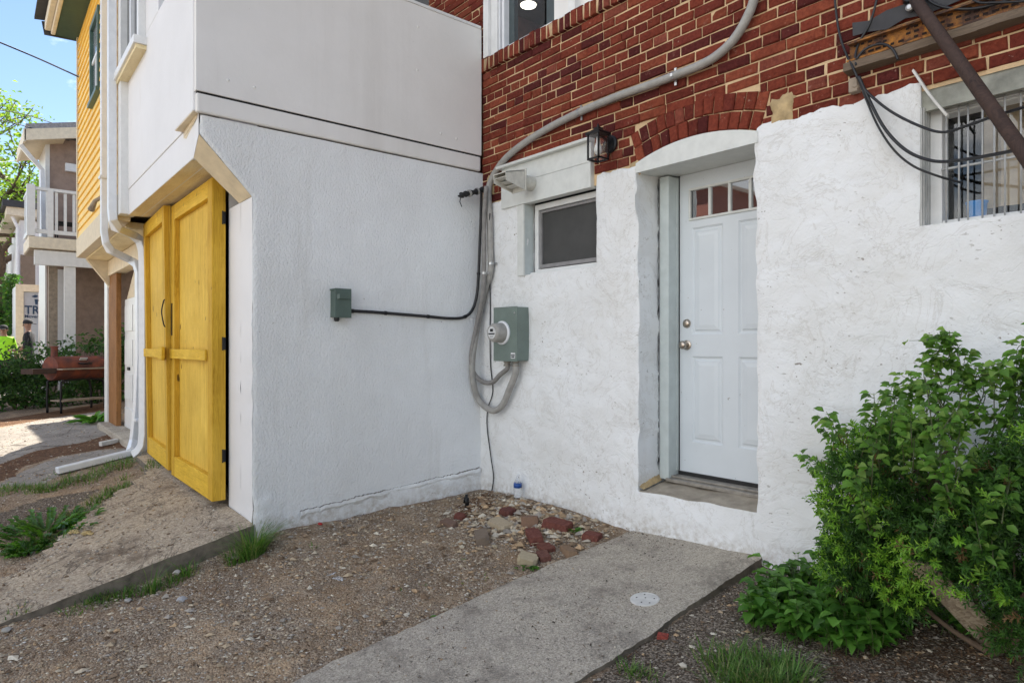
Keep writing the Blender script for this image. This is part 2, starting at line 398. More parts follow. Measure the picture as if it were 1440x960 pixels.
# foliage
def foliage(name, tr=.35, rough=.45):
    s = NM(name); c = s.attr(); s.set(s.mix(s.ramp(s.noise(30, 3), [(.3, 0), (.8, .35)]), c, s.mix(1.0, c, (.6, .7, .4), 'MULTIPLY')), rough, spec=.35)
    t = s.n('BsdfTranslucent'); s.l(s.mix(1.0, c, (1.5, 1.7, .6), 'MULTIPLY'), t.inputs['Color'])
    m = s.n('MixShader'); m.inputs[0].default_value = tr; s.l(s.b.outputs[0], m.inputs[1]); s.l(t.outputs[0], m.inputs[2]); s.l(m.outputs[0], s.o.inputs['Surface'])
    MAT[name] = s.m
foliage('leaf'); foliage('blade', .25)
simple('bark', (.16, .11, .075), .9, var=.25, bump=.9, bscale=40)
simple('weathered_wood', (.36, .29, .22), .85, var=.2, bump=.6)
# yellow stained timber
def timber(name, a, b, grain=(1, 1, .06), sc=30, knots=True, rough=.6):
    s = NM(name); f = s.noise(sc, 7, .62, sc=grain, dist=1.5)
    base = s.mix(s.ramp(f, [(.34, 0), (.46, .55), (.50, .1), (.56, .75), (.60, .3), (.68, 1)]), a, b)
    base = s.mix(s.ramp(s.noise(2, 4), [(.45, 0), (.8, .35)]), base, tuple(x * .7 for x in b))
    base = s.mix(s.ramp(s.noise(1.3, 6, .6), [(.52, 0), (.75, .35)]), base, tuple(min(1, x * 1.25 + .05) for x in a))
    if knots: base = s.mix(s.ramp(s.noise(15, 2, .4, sc=(1, 1, .55)), [(.73, 0), (.78, .9)]), base, (.10, .055, .015))
    MAT[name] = s.set(base, rough, s.bump(f, .5, .006), spec=.08)
timber('plywood_yellow', (.78, .52, .085), (.46, .26, .03), (1, 1, .055), 24)
timber('board_yellow', (.68, .42, .05), (.38, .20, .018), (1, 1, .05), 30)
timber('rail_yellow', (.80, .52, .06), (.46, .25, .018), (.05, 1, 1), 30)
timber('brown_post', (.34, .16, .055), (.12, .05, .02), (1, 1, .06), 26)
timber('grey_wood', (.20, .15, .11), (.10, .075, .055), (.07, 1, 1), 30, False, .85)
timber('pole_wood', (.085, .055, .045), (.04, .03, .028), (.3, .3, .3), 30, False, .7)
s = NM('clapboard'); base = s.mix(s.ramp(s.noise(4, 6, sc=(.3, 1, 1)), [(.3, 0), (.75, 1)]), (.90, .62, .14), (.82, .52, .10))
MAT['clap'] = s.set(base, .5, s.bump(s.noise(40, 4, sc=(.2, 1, 1)), .15, .003))
simple('shade_grey', (.42, .42, .36), .8, var=.3, scale=6, bump=.5); simple('grey_blind', (.36, .38, .42), .5); simple('green_paint', (.045, .085, .045), .5); simple('dark_green_trim', (.06, .12, .10), .45)
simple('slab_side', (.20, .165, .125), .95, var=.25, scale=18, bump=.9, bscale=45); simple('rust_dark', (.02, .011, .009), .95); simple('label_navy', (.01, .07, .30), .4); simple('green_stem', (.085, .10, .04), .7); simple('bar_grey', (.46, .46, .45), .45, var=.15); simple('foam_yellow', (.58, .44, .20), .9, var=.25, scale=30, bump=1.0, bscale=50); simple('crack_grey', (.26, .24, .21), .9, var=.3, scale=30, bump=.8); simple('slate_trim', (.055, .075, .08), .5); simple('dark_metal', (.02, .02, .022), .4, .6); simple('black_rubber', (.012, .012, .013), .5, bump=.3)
simple('cable_black', (.014, .014, .016), .45); simple('tape_black', (.012, .012, .012), .6, bump=.8)
simple('conduit_grey', (.36, .345, .32), .55, var=.12, scale=20, bump=.25)
simple('cable_grey', (.25, .235, .22), .6, var=.15, scale=25, bump=.3)
simple('box_green_grey', (.165, .21, .185), .45, .0, var=.10, scale=8)
simple('disconnect_green', (.085, .125, .105), .45, .0, var=.10, scale=8)
simple('galvanised', (.5, .5, .5), .35, .9, var=.1)
simple('nickel', (.45, .39, .33), .28, 1.0, var=.06, bump=.03)
simple('threshold_metal', (.34, .31, .27), .55, .3, var=.2, scale=20)
simple('sill_concrete', (.42, .36, .28), .85, var=.2, scale=10, bump=.7)
simple('plaster_tan', (.55, .40, .21), .9, var=.22, scale=16, bump=1.0, bscale=50)
simple('plastic_cream', (.60, .58, .52), .5, var=.12, scale=20)
simple('stucco_brown', (.34, .25, .205), .9, var=.12, scale=8, bump=.8, bscale=60)
simple('shingle', (.33, .32, .33), .9, var=.2, scale=30, bump=.8)
simple('dark_gap', (.01, .01, .011), .9); simple('interior_dark', (.035, .033, .032), .9)
simple('screen_mesh', (.055, .054, .052), .6, var=.15, scale=5); simple('sash_grey', (.26, .25, .25), .5)
simple('curtain_beige', (.46, .38, .27), .9, var=.2, scale=6); simple('blue_plastic', (.03, .24, .62), .4)
simple('corrugated_grey', (.48, .48, .46), .6, var=.12)
simple('rubber_red', (.5, .03, .03), .4); simple('pvc_white', (.68, .66, .62), .5)
simple('far_brick', (.20, .07, .05), .9, var=.2, scale=18); simple('asphalt_roof', (.06, .06, .065), .9)
simple('skin', (.33, .18, .12), .5, bump=0); simple('hi_vis', (.42, .95, .02), .6, bump=0); simple('black_cloth', (.014, .015, .017), .8); simple('white_print', (.7, .7, .7), .6)
simple('blue_shirt', (.30, .36, .48), .8, var=.5, scale=20)
simple('truck_white', (.74, .75, .78), .4, var=.04); simple('truck_panel', (.42, .45, .52), .4, var=.04); simple('logo_navy', (.015, .05, .12), .5)
s = NM('rusty_steel'); base = s.mix(s.ramp(s.noise(9, 7, .7), [(.42, 0), (.66, 1)]), (.06, .032, .024), (.44, .18, .03))
base = s.mix(s.ramp(s.noise(26, 5), [(.54, 0), (.66, .8)]), base, (.10, .03, .018))
MAT['rust'] = s.set(base, .9, s.bump(s.noise(50, 6), .9, .008))
s = NM('rusty_lid'); base = s.mix(s.ramp(s.noise(4, 6, .6), [(.42, 0), (.64, 1)]), (.10, .035, .028), (.26, .065, .03))
MAT['grill'] = s.set(base, .75, s.bump(s.noise(50, 5), .4, .004))
s = NM('dark_glass'); s.set((.012, .014, .016), .03, spec=.9); s.b.inputs['IOR'].default_value = 2.0; MAT['dark_glass'] = s.m
s = NM('lite_glass'); s.set((.012, .014, .016), .02, spec=.8); s.b.inputs['IOR'].default_value = 3.2; MAT['lite_glass'] = s.m
s = NM('clear_glass'); g = s.n('BsdfGlossy', Roughness=.02); t = s.n('BsdfTransparent'); fr = s.n('LayerWeight'); fq = s.math('ADD', s.math('MULTIPLY', s.math('POWER', fr.outputs['Facing'], 4.0), .6), .05)
m = s.n('MixShader'); s.l(fq, m.inputs[0]); s.l(t.outputs[0], m.inputs[1]); s.l(g.outputs[0], m.inputs[2]); s.l(m.outputs[0], s.o.inputs['Surface']); MAT['glass'] = s.m
s = NM('frosted_plastic'); s.set((.9, .92, .95), .12); s.b.inputs['Transmission Weight'].default_value = .85; s.b.inputs['IOR'].default_value = 1.2; MAT['bottle'] = s.m
s = NM('lamp_glow'); s.set((.9, .9, .85)); s.b.inputs['Emission Color'].default_value = (1, .95, .8, 1); s.b.inputs['Emission Strength'].default_value = 1.6; MAT['glow'] = s.m
simple('bulb_white', (.75, .75, .72), .3)

# ------------------------------------------------------------------ the ground
def inpoly(p, poly):
    x, y = p; c = False; n = len(poly)
    for i in range(n):
        x1, y1 = poly[i]; x2, y2 = poly[i - 1]
        if (y1 > y) != (y2 > y) and x < (x2 - x1) * (y - y1) / (y2 - y1) + x1: c = not c
    return c
PAVE = [[(-60, 612), (0, 602), (73, 587), (146, 578), (160, 612), (115, 622), (52, 633), (0, 652), (-60, 668)],
        [(-60, 690), (0, 680), (28, 664), (80, 643), (140, 633), (188, 630), (176, 644), (80, 670), (60, 680), (0, 684)]]
LITTER = [[(-60, 668), (0, 652), (52, 633), (115, 622), (165, 606), (186, 612), (188, 628), (140, 632), (80, 642), (30, 657), (20, 670), (0, 676), (-60, 690)],
          [(-50, 606), (0, 600), (70, 588), (150, 577), (150, 566), (0, 590)],
            [(640, 712), (690, 690), (700, 706), (660, 730)]]
SOIL = [[(-40, 735), (60, 700), (140, 688), (100, 716), (40, 738), (-40, 765)],
        [(1060, 785), (1250, 810), (1440, 830), (1440, 960), (1240, 990), (900, 990), (790, 990), (900, 905), (1040, 806)]]
def axis(fine0, fine1, st, before, after):
    a = list(before); x = fine0
    while x < fine1: a.append(x); x += st
    return a + list(after)
gx = axis(-13.5, 5.6, .034, [-250, -90, -45, -28, -20, -16], [6, 7, 9, 14, 30, 90, 250])
gy = axis(-4.2, .12, .032, [-250, -90, -40, -20, -12, -8, -6, -5], [.5, 2, 6, 20, 80, 250])
mb = MB(); surf = []
for y in gy:
    for x in gx:
        z = zg(x, y); mb.V((x, y, z)); r = g = b = 0.0
        if y < -3.9 or x > 12 or x < -14: r = 1.0
        elif -13 < x < 5.6 and y < .3:
            q = proj((x, y, z))
            if -70 < q[0] < 1500:
                if any(inpoly(q, P) for P in PAVE): r = 1.0
                if any(inpoly(q, P) for P in LITTER): g = .85
                if any(inpoly(q, P) for P in SOIL): b = .8
        surf.append((r, g, b))
nx = len(gx)
for j in range(len(gy) - 1):
    for i in range(nx - 1): mb.Fa((j * nx + i, j * nx + i + 1, (j + 1) * nx + i + 1, (j + 1) * nx + i))
ground = struct(mb.build('ground', MAT['ground'], smooth=True))
at = ground.data.color_attributes.new('surf', 'FLOAT_COLOR', 'POINT')
at.data.foreach_set('color', [k for c in surf for k in (*c, 1.0)])

def strip_slab(name, xs, ys, fz, mat, th, keep=lambda x, y: True, jit=0.0):
    mb = MB(); idx = {}
    def vtop(i, j):
        if (i, j) not in idx:
            x, y = xs[i], ys[j]; e = (i in (0, len(xs) - 1))
            jx = jit * noise.noise((x * 3, y * 5, 1)) + jit * .6 * noise.noise((x, y * 22, 4)) if e else 0
            ed = -.008 if e else 0
            idx[i, j] = mb.V((x + jx, y, fz(x, y) + ed + .003 * noise.noise((x * 9, y * 9, 5))))
        return idx[i, j]
    cells = {(i, j) for i in range(len(xs) - 1) for j in range(len(ys) - 1) if keep((xs[i] + xs[i + 1]) / 2, (ys[j] + ys[j + 1]) / 2)}
    low = {}
    def vlow(k):
        if k not in low:
            p = mb.v[k]; low[k] = mb.V((p.x + .012 * noise.noise(p * 9), p.y, p.z - th))
        return low[k]
    for (i, j) in cells:
        q = [vtop(i, j), vtop(i + 1, j), vtop(i + 1, j + 1), vtop(i, j + 1)]; mb.Fa(q)
        for (di, dj), (a, b) in (((0, -1), (0, 1)), ((1, 0), (1, 2)), ((0, 1), (2, 3)), ((-1, 0), (3, 0))):
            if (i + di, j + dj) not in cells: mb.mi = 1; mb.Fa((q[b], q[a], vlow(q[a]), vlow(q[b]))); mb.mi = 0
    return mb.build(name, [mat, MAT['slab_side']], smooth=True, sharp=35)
px_ = [1.655 + .945 * i / 30 for i in range(31)]; py_ = [-6.5 + 6.495 * i / 200 for i in range(201)]
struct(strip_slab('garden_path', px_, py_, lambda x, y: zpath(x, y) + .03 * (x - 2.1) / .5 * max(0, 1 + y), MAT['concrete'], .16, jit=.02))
APP = [(150, 600), (330, 700), (362, 738), (90, 842), (-10, 882), (-60, 900), (-60, 840), (0, 815), (45, 792), (92, 752), (128, 716), (165, 694), (205, 668), (205, 645)]
def keep_ap(x, y):
    z = zap(x, y); q = proj((x, y, z)); q = (q[0] + 8 * noise.noise((x * 6, y * 6, 2)), q[1] + 6 * noise.noise((x * 6, y * 6, 9)))
    if x > -.56 and y > -1.915: return False
    if x > -.25: return y > -3.30 + .05 * noise.noise((x * 8, 1, 1))
    return inpoly(q, APP) or y > -2.05
ax_ = [-3.05 + 3.07 * i / 80 for i in range(81)]; ay_ = [-3.5 + 1.75 * i / 50 for i in range(51)]
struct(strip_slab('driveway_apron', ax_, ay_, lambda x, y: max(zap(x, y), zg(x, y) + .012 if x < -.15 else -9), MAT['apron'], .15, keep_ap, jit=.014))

# ------------------------------------------------------------------ the brick and stucco row house with the door
house = thing('row_house', 'row house wall of red brick above rough white stucco, with the white entrance door', 'house', (2.5, 0, 0))
HX1 = 8.0
def ztop(x): return 2.475 + .028 * noise.noise((x * 7, 0, 3)) + .012 * noise.noise((x * 31, 2, 3)) - (.03 if x < 1.9 else 0)
DOORX = (1.712, 2.557); W1 = (.577, 1.339, 1.81, 2.363); W2 = (3.385, 5.0, 1.805, 2.43)
xs = axis(0, 5.6, .02, [], [6, 7, HX1]); zs = axis(-.4, 2.42, .02, [], [2.42, 2.44])
def snap(a, vals):
    for q in vals:
        k = min(range(len(a)), key=lambda i: abs(a[i] - q)); a[k] = q
snap(xs, [DOORX[0], DOORX[1], W1[0], W1[1], W2[0], W2[1]]); snap(zs, [.30, W1[2], W1[3], W2[2]])
HOLES = [(DOORX[0], DOORX[1], .30, 2.60, .30), (W1[0], W1[1], W1[2], 2.60, .11), (W2[0], W2[1], W2[2], 2.60, .24)]
def hole(x, z):
    for h in HOLES:
        if h[0] < x < h[1] and h[2] < z < h[3]: return h
def relief(x, z, sc=1.0):
    a = .013 * noise.noise((x * 1.3, z * 1.3, .5)) + .010 * noise.noise((x * 3.7, z * 4.5, 2.5)) + .0045 * noise.noise((x * 9, z * 13, 5.5))
    r = abs(noise.noise((x * 6 + z * 2.0, z * 9, 7.7))); a += .0025 * max(0, .25 - r) / .25
    r = abs(noise.noise((x * 2.6 - z, z * 4.1, 17.7))); a -= .005 * max(0, .05 - r) / .05
    return a * sc
mb = MB(); idx = {}
def vA(i, j):
    if (i, j) not in idx:
        x, z = xs[i], zs[j]; y = -relief(x, z); dx = 0
        if j == len(zs) - 1: z = ztop(x); y += .006
        for h in HOLES:
            if h[2] - .01 < z < h[3]:
                if abs(x - h[0]) < 1e-6 or abs(x - h[1]) < 1e-6:
                    k = .022 if h[0] == DOORX[0] else .006
                    dx = k * noise.noise((z * 2.5, h[0], 1)) + k * .5 * noise.noise((z * 11, h[1], 5)); y += .008
        if abs(z - .30) < 1e-6 and DOORX[0] <= x <= DOORX[1]: z += .010 * noise.noise((x * 6, 3, 3)) - .012 + .022 * (x - 1.7)
        zb = z
        if z < .25: y -= .012 * (1 - z / .25) * (1 + noise.noise((x * 3, 1, 8)))
        idx[i, j] = mb.V((x + dx, min(y, .012), zb))
    return idx[i, j]
nX, nZ = len(xs), len(zs)
def okA(i, j): return 0 <= i < nX - 1 and 0 <= j < nZ - 1 and not hole((xs[i] + xs[i + 1]) / 2, (zs[j] + zs[j + 1]) / 2)
for i in range(nX - 1):
    for j in range(nZ - 1):
        if okA(i, j): mb.Fa((vA(i, j), vA(i + 1, j), vA(i + 1, j + 1), vA(i, j + 1)))
        else:
            h = hole((xs[i] + xs[i + 1]) / 2, (zs[j] + zs[j + 1]) / 2)
            if not h: continue
            for (di, dj), (a, b) in (((-1, 0), ((0, 0), (0, 1))), ((1, 0), ((1, 1), (1, 0))), ((0, -1), ((1, 0), (0, 0)))):
                if okA(i + di, j + dj):
                    p0 = vA(i + a[0], j + a[1]); p1 = vA(i + b[0], j + b[1]); st = 6
                    for k in range(st):
                        d0, d1 = h[4] * k / st, h[4] * (k + 1) / st
                        def dv(pi, d):
                            p = mb.v[pi]
                            if d == 0: return pi
                            key = (pi, round(d, 4))
                            if key not in idx:
                                n_ = .008 * noise.noise((p.x * 5 + d * 9, p.z * 7, 3)) + .004 * noise.noise((d * 30, p.z * 19, 7))
                                q = Vector((p.x, p.y * (1 - d / h[4]) + d, p.z))
                                if dj == 0: q.x += n_
                                else: q.z += n_ * .6 + (.045 * d / .3 if h[0] == DOORX[0] else 0)
                                idx[key] = mb.V(q)
                            return idx[key]
                        mb.mi = 1 if (dj == -1 and h[0] == DOORX[0]) else 0
                        mb.Fa((dv(p0, d0), dv(p1, d0), dv(p1, d1), dv(p0, d1))); mb.mi = 0
for i in range(nX - 1):                          # top lip back to the brick
    if okA(i, nZ - 2):
        a, b = vA(i, nZ - 1), vA(i + 1, nZ - 1); p, q = mb.v[a], mb.v[b]
        c = mb.V((q.x, .04, q.z + .01)); d = mb.V((p.x, .04, p.z + .01)); mb.Fa((a, b, c, d))
mb.build('stucco_wall', [MAT['stucco'], MAT['sill_concrete']], house, sharp=55)

# --- brickwork
AXC, AZC, AR = 2.1345, 1.22, 1.31
def arch_gap(z):                                 # x interval taken by door arch at height z
    R = AR + .222; dz = z - AZC
    if dz >= R or z < 2.41: return None
    w_ = math.sqrt(R * R - dz * dz)
    w_ = min(w_, max(.432, .436 + (z - 2.457) * .36))
    return (AXC - w_, AXC + w_)
mb = MB()
def brickcol():
    k = rnd.random()
    if k < .16: c = (.105, .024, .021)
    elif k < .42: c = (.165, .036, .024)
    elif k < .80: c = (.215, .048, .028)
    elif k < .94: c = (.255, .065, .035)
    else: c = (.23, .065, .042)
    v = rnd.uniform(.82, 1.12); return tuple(q * v for q in c)
def brick(mb, x0, x1, z0, z1, yf=.014, yb=.06, M=None):
    j = lambda a: rnd.uniform(-a, a)
    yf += j(.0055); b = .0055
    o = [(x0 + j(.003), yf + .006, z0 + j(.003)), (x1 + j(.003), yf + .006, z0 + j(.003)), (x1 + j(.003), yf + .006, z1 + j(.003)), (x0 + j(.003), yf + .006, z1 + j(.003))]
    ti = j(.003); tl = j(.003)
    inn = [(x0 + b, yf + ti, z0 + b), (x1 - b, yf - ti, z0 + b), (x1 - b, yf - ti + tl, z1 - b), (x0 + b, yf + ti + tl, z1 - b)]
    bk = [(p[0], yb, p[2]) for p in o]
    mb.col = brickcol(); f = (lambda p: M @ Vector(p)) if M else Vector
    O = [mb.V(f(p)) for p in o]; I = [mb.V(f(p)) for p in inn]; K = [mb.V(f(p)) for p in bk]
    mb.Fa(I)
    for a in range(4):
        b_ = (a + 1) % 4; mb.Fa((O[a], O[b_], I[b_], I[a])); mb.Fa((K[a], K[b_], O[b_], O[a]))
CO, ML = .0660, .0085
z = 2.395; row = 0
while z < 5.35:
    z0, z1 = z, z + CO - ML; zc = (z0 + z1) / 2
    iv = [(0.003, HX1)]
    if z < 3.7 and z > 3.57: iv = [(2.40, HX1)]
    if z >= 3.69: iv = [(-.85, .04), (2.36, HX1)] if z < 5.2 else [(-1.35, HX1)]
    cut = []
    g = arch_gap(zc)
    if g: cut.append(g)
    if z < 2.69: cut.append((.29, 1.31))
    if z < 2.45: cut += [(0, .30), (1.30, 1.72), (2.55, HX1)]
    for c0, c1 in cut:
        nv = []
        for a, b in iv:
            if c1 <= a or c0 >= b: nv.append((a, b)); continue
            if c0 > a: nv.append((a, c0))
            if c1 < b: nv.append((c1, b))
        iv = nv
    hd = (row % 6 == 2) or rnd.random() < .12
    for a, b in iv:
        x = a + (0 if a > .01 and row % 2 else rnd.choice((-.10, -.05, 0)) if a < .01 else -.06)
        while x < b - .015:
            L = .099 if (hd or rnd.random() < .13) else .205
            x1 = x + L; lo, hi = max(x, a + .003), min(x1, b - .004)
            if hi - lo > .022: brick(mb, lo, hi, z0 + .0015 * math.sin(x * 3), z1 + .0015 * math.sin(x * 3))
            x = x1 + ML
    z += CO; row += 1
def ring(mb, R0, R1, half, n, cx, cz, yf):
    for k in range(n):
        a = -half + 2 * half * (k + .5) / n; wd = 2 * half * (R0 + R1) / 2 / n - ML * .8
        M = Matrix.Translation((cx, 0, cz)) @ Matrix.Rotation(a, 4, 'Y')
        brick(mb, -wd / 2, wd / 2, R0 + .003, R1 - .006, yf, .06, M)
ring(mb, AR, AR + .108, .338, 13, AXC, AZC, .006)
ring(mb, AR + .108, AR + .218, .335, 14, AXC, AZC, .010)
x = .004
while x < 2.38:                                  # rowlock sill course
    brick(mb, x, x + .052, 3.582, 3.69 + rnd.uniform(-.006, .004), -.014 + rnd.uniform(-.005, .004), .08); x += .0645
mb.build('brickwork', MAT['brick'], house)
mb = MB()
for r in ((-1.4, 0, 2.38, 2.5), (0, .3, 2.38, 3.6), (.3, 1.3, 2.66, 3.6), (1.3, 1.72, 2.38, 3.6), (1.72, 2.55, 2.40, 3.6), (2.55, 3.3, 2.38, 3.6), (3.3, HX1, 2.44, 3.6), (0, 2.4, 3.6, 3.685), (2.36, HX1, 3.6, 5.4), (-.85, .04, 3.6, 5.2), (-1.4, 2.36, 5.2, 5.4)):
    n = max(1, int((r[1] - r[0]) / .05)); m = max(1, int((r[3] - r[2]) / .05)); g = {}
    for i in range(n + 1):
        for j in range(m + 1):
            x = r[0] + (r[1] - r[0]) * i / n; z = r[2] + (r[3] - r[2]) * j / m
            g[i, j] = mb.V((x, .0235 + .0035 * noise.noise((x * 11, z * 11, 2)), z))
    for i in range(n):
        for j in range(m): mb.Fa((g[i, j], g[i + 1, j], g[i + 1, j + 1], g[i, j + 1]))
mb.box(.0, 2.38, -.008, .05, 3.585, 3.682)
mb.build('mortar_bed', MAT['mortar'], house, smooth=True)
# patches of bare plaster at the foot of the brick
mb = MB()
for (cx, cz, rx, rz, sd) in ((2.70, 2.535, .085, .105, 1), (1.675, 2.435, .05, .055, 2), (.12, 2.60, .06, .10, 3)):
    mb = MB(); n = 22; c = mb.V((cx, .004, cz)); R1_ = []; R2_ = []
    for k in range(n):
        a = 2 * math.pi * k / n; q = 1 + .45 * noise.noise((math.cos(a) * 1.6, math.sin(a) * 1.6, sd * 3.3)) + .25 * noise.noise((math.cos(a) * 5, math.sin(a) * 5, sd * 1.3)) + .18 * math.cos(4 * a + 3.14)
        R1_.append(mb.V((cx + rx * .75 * q * math.cos(a), .006 + .006 * noise.noise((a * 2, sd, 1)), cz + rz * .75 * q * math.sin(a))))
        R2_.append(mb.V((cx + rx * q * math.cos(a), .022, cz + rz * q * math.sin(a))))
    for k in range(n):
        mb.Fa((c, R1_[k], R1_[(k + 1) % n])); mb.Fa((R1_[k], R2_[k], R2_[(k + 1) % n], R1_[(k + 1) % n]))
    mb.build('plaster_patch', MAT['plaster_tan'], house, smooth=True)
# upper body of the house: roof, back and gable walls, upper front
mb = MB(); mb.box(-1.4, HX1, .0301, .3, 5.4, 6.6)
mb.box(HX1, HX1 + .2, 0.02, 9, -.4, 6.6); mb.box(-1.6, -1.4, .02, 9, -.4, 6.6); mb.box(-1.4, HX1, 8.8, 9, -.4, 6.6)
mb.box(5.6, HX1, .09, .3, -.4, 2.4)
mb.build('outer_wall', MAT['far_brick'], house)
mb = MB(); mb.box(-1.7, HX1 + .3, -.35, 9.2, 6.6, 6.75); mb.build('roof', MAT['asphalt_roof'], house)
# room behind the upper window
mb = MB(); mb.box(-1.39, 4.2, 4.4, 4.5, 2.75, 5.3); mb.box(-1.39, 4.2, .32, 4.4, 2.70, 2.75); mb.box(4.2, 4.3, .32, 4.4, 2.75, 5.3); mb.box(-1.39, 4.2, .32, 4.5, 5.121, 5.2)
mb.build('upstairs_room', MAT['interior_dark'], house)
lp = CAM + ray(743, 6) * ((5.10 - CAM.z) / ray(743, 6).z)
t = thing('ceiling_light', 'round lit ceiling light seen through the dark upstairs window', 'ceiling light', (lp.x, lp.y, 5.12))
mb = MB(); mb.lathe((lp.x, lp.y, 5.12), (0, 0, -1), [(0, .105), (.02, .105), (.03, .095)], 28); mb.build('rim', MAT['white_metal'], t, sharp=40)
mb = MB(); mb.lathe((lp.x, lp.y, 5.092), (0, 0, -1), [(0, .09), (.012, .087), (.02, .06), (.023, .02)], 28); mb.build('diffuser', MAT['glow'], t, smooth=True)
# lower rooms closed off behind the barred window
mb = MB(); mb.box(2.9, 5.6, 1.25, 1.35, 1.2, 2.66); mb.box(2.9, 3.0, .3, 1.25, 1.2, 2.66); mb.box(2.9, 5.6, .3, 1.35, 1.1, 1.2)
mb.build('store_room', MAT['interior_dark'], house)
mb = MB(); mb.box(-1.32, -.86, .06, .1, 2.75, 5.2); mb.build('deck_door', MAT['dark_glass'], house)

# upper window: white frame, dark pane half open, pale blind on the right
wf = MB(); wf.box(.045, .115, -.01, .10, 3.693, 5.19); wf.box(.115, .2, .02, .12, 3.693, 5.19)
wf.box(.045, 2.355, .0, .12, 5.12, 5.199); wf.box(1.06, 1.13, .0, .11, 3.693, 5.12); wf.box(2.28, 2.355, -.01, .1, 3.693, 5.19); wf.box(.2, 2.3, .03, .13, 3.693, 3.72)
uw = wf.build('upper_window', MAT['white_paint'], house, bevel=.004)
mb = MB(); mb.box(.205, .222, .03, .1, 3.72, 5.12); mb.box(.232, .262, .045, .12, 3.72, 5.12); mb.build('sliding_sash', MAT['white_metal'], uw, bevel=.002)
mb = MB(); mb.box(.262, .33, .10, .14, 3.72, 5.12); mb.box(.70, .86, .12, .3, 3.72, 5.12); mb.build('inner_jamb', MAT['slate_trim'], uw)
mb = MB(); mb.box(.33, .70, .10, .104, 3.72, 5.12); mb.build('pane', MAT['glass'], uw)
mb = MB(); mb.box(.861, 1.06, .05, .07, 3.70, 5.12); mb.box(1.13, 2.28, .06, .08, 3.72, 5.12); mb.build('white_panel', MAT['board'], uw)

# ------------------------------------------------------------------ entrance door
DX0, DX1, DZ0, DZ1, DY = 1.808, 2.580, .395, 2.40, .33
door = MB()
def panel_front(mb, x0, x1, z0, z1, y, rects):
    X = sorted({x0, x1, *[r[0] for r in rects], *[r[1] for r in rects]}); Z = sorted({z0, z1, *[r[2] for r in rects], *[r[3] for r in rects]})
    for a, b in zip(X, X[1:]):
        for c, d in zip(Z, Z[1:]):
            if any(r[0] <= (a + b) / 2 <= r[1] and r[2] <= (c + d) / 2 <= r[3] for r in rects): continue
            mb.face([(a, y, c), (b, y, c), (b, y, d), (a, y, d)])
def raised(mb, r, y):
    pr = [(0, 0), (.012, .010), (.022, .010), (.034, .002), (.040, .002), (.062, -.002)]
    loops = [[(r[0] + i, y + d, r[2] + i), (r[1] - i, y + d, r[2] + i), (r[1] - i, y + d, r[3] - i), (r[0] + i, y + d, r[3] - i)] for i, d in pr]
    for A_, B_ in zip(loops, loops[1:]):
        for k in range(4): mb.face([A_[k], A_[(k + 1) % 4], B_[(k + 1) % 4], B_[k]])
    mb.face(loops[-1])
cxd = (DX0 + DX1) / 2
PR = [(DX0 + .095, cxd - .055, 1.32, 2.035), (cxd + .055, DX1 - .095, 1.32, 2.035), (DX0 + .095, cxd - .055, .60, 1.175), (cxd + .055, DX1 - .095, .60, 1.175)]
LT = (1.900, 2.478, 2.100, 2.283)
panel_front(door, DX0, DX1, DZ0, DZ1, DY, PR + [LT])
for r in PR: raised(door, r, DY)
door.face([(DX0, DY, DZ0), (DX0, DY, DZ1), (DX0, DY + .045, DZ1), (DX0, DY + .045, DZ0)])
door.face([(DX0, DY + .04, DZ0), (DX0, DY + .04, DZ1), (DX1, DY + .04, DZ1), (DX1, DY + .04, DZ0)])
dr = door.build('entrance_door', MAT['door'], house)
dr['label'] = 'white six panel style door with a row of small panes at the top'
mb = MB(); t_ = .016
mb.box(LT[0] - t_, LT[1] + t_, DY - .012, DY + .01, LT[3], LT[3] + t_); mb.box(LT[0] - t_, LT[1] + t_, DY - .012, DY + .01, LT[2] - t_, LT[2])
mb.box(LT[0] - t_, LT[0], DY - .012, DY + .01, LT[2], LT[3]); mb.box(LT[1], LT[1] + t_, DY - .012, DY + .01, LT[2], LT[3])
pw = (LT[1] - LT[0]) / 4
for k in (1, 2, 3): mb.box(LT[0] + k * pw - .010, LT[0] + k * pw + .010, DY - .009, DY + .01, LT[2], LT[3])
mb.build('lite_frame', MAT['trim_white'], dr, bevel=.004)
for k in range(4):
    mb = MB(); mb.box(LT[0] + k * pw + .010, LT[0] + (k + 1) * pw - .010, DY + .004, DY + .008, LT[2], LT[3]); mb.build('pane', MAT['lite_glass'], dr)
kx = DX0 + .058
mb = MB(); mb.lathe((kx, DY, 1.250), (0, -1, 0), [(0, .033), (.006, .033), (.010, .026), (.012, .012), (.030, .012), (.036, .022), (.048, .028), (.060, .026), (.066, .018), (.068, .005)], 24)
mb.build('door_knob', MAT['nickel'], dr, smooth=True, sharp=50)
mb = MB(); mb.lathe((kx, DY, 1.395), (0, -1, 0), [(0, .030), (.006, .030), (.014, .025), (.018, .020), (.020, .008)], 24); mb.box(kx - .002, kx + .002, DY - .0225, DY - .018, 1.387, 1.403)
mb.build('deadbolt', MAT['nickel'], dr, smooth=True, sharp=40)
mb = MB(); mb.box(1.728, 1.800, .215, .40, .345, 2.387); mb.box(1.800, 1.8045, .30, .40, .40, 2.387); mb.box(2.586, 2.68, .27, .40, .345, 2.387)
mb.build('door_jamb', MAT['jamb_paint'], house, bevel=.004)
mb = MB(); mb.box(1.8045, 1.8075, .322, .40, .40, 2.40); mb.box(1.72, 1.7275, .28, .40, .34, 2.40); mb.build('weather_strip', MAT['dark_gap'], house)
cp = [(1.719 + .005 * noise.noise((k * .7, 1, 1)), .209 + .004 * noise.noise((k * .9, 5, 1)), .36 + 2.02 * k / 90) for k in range(91)]
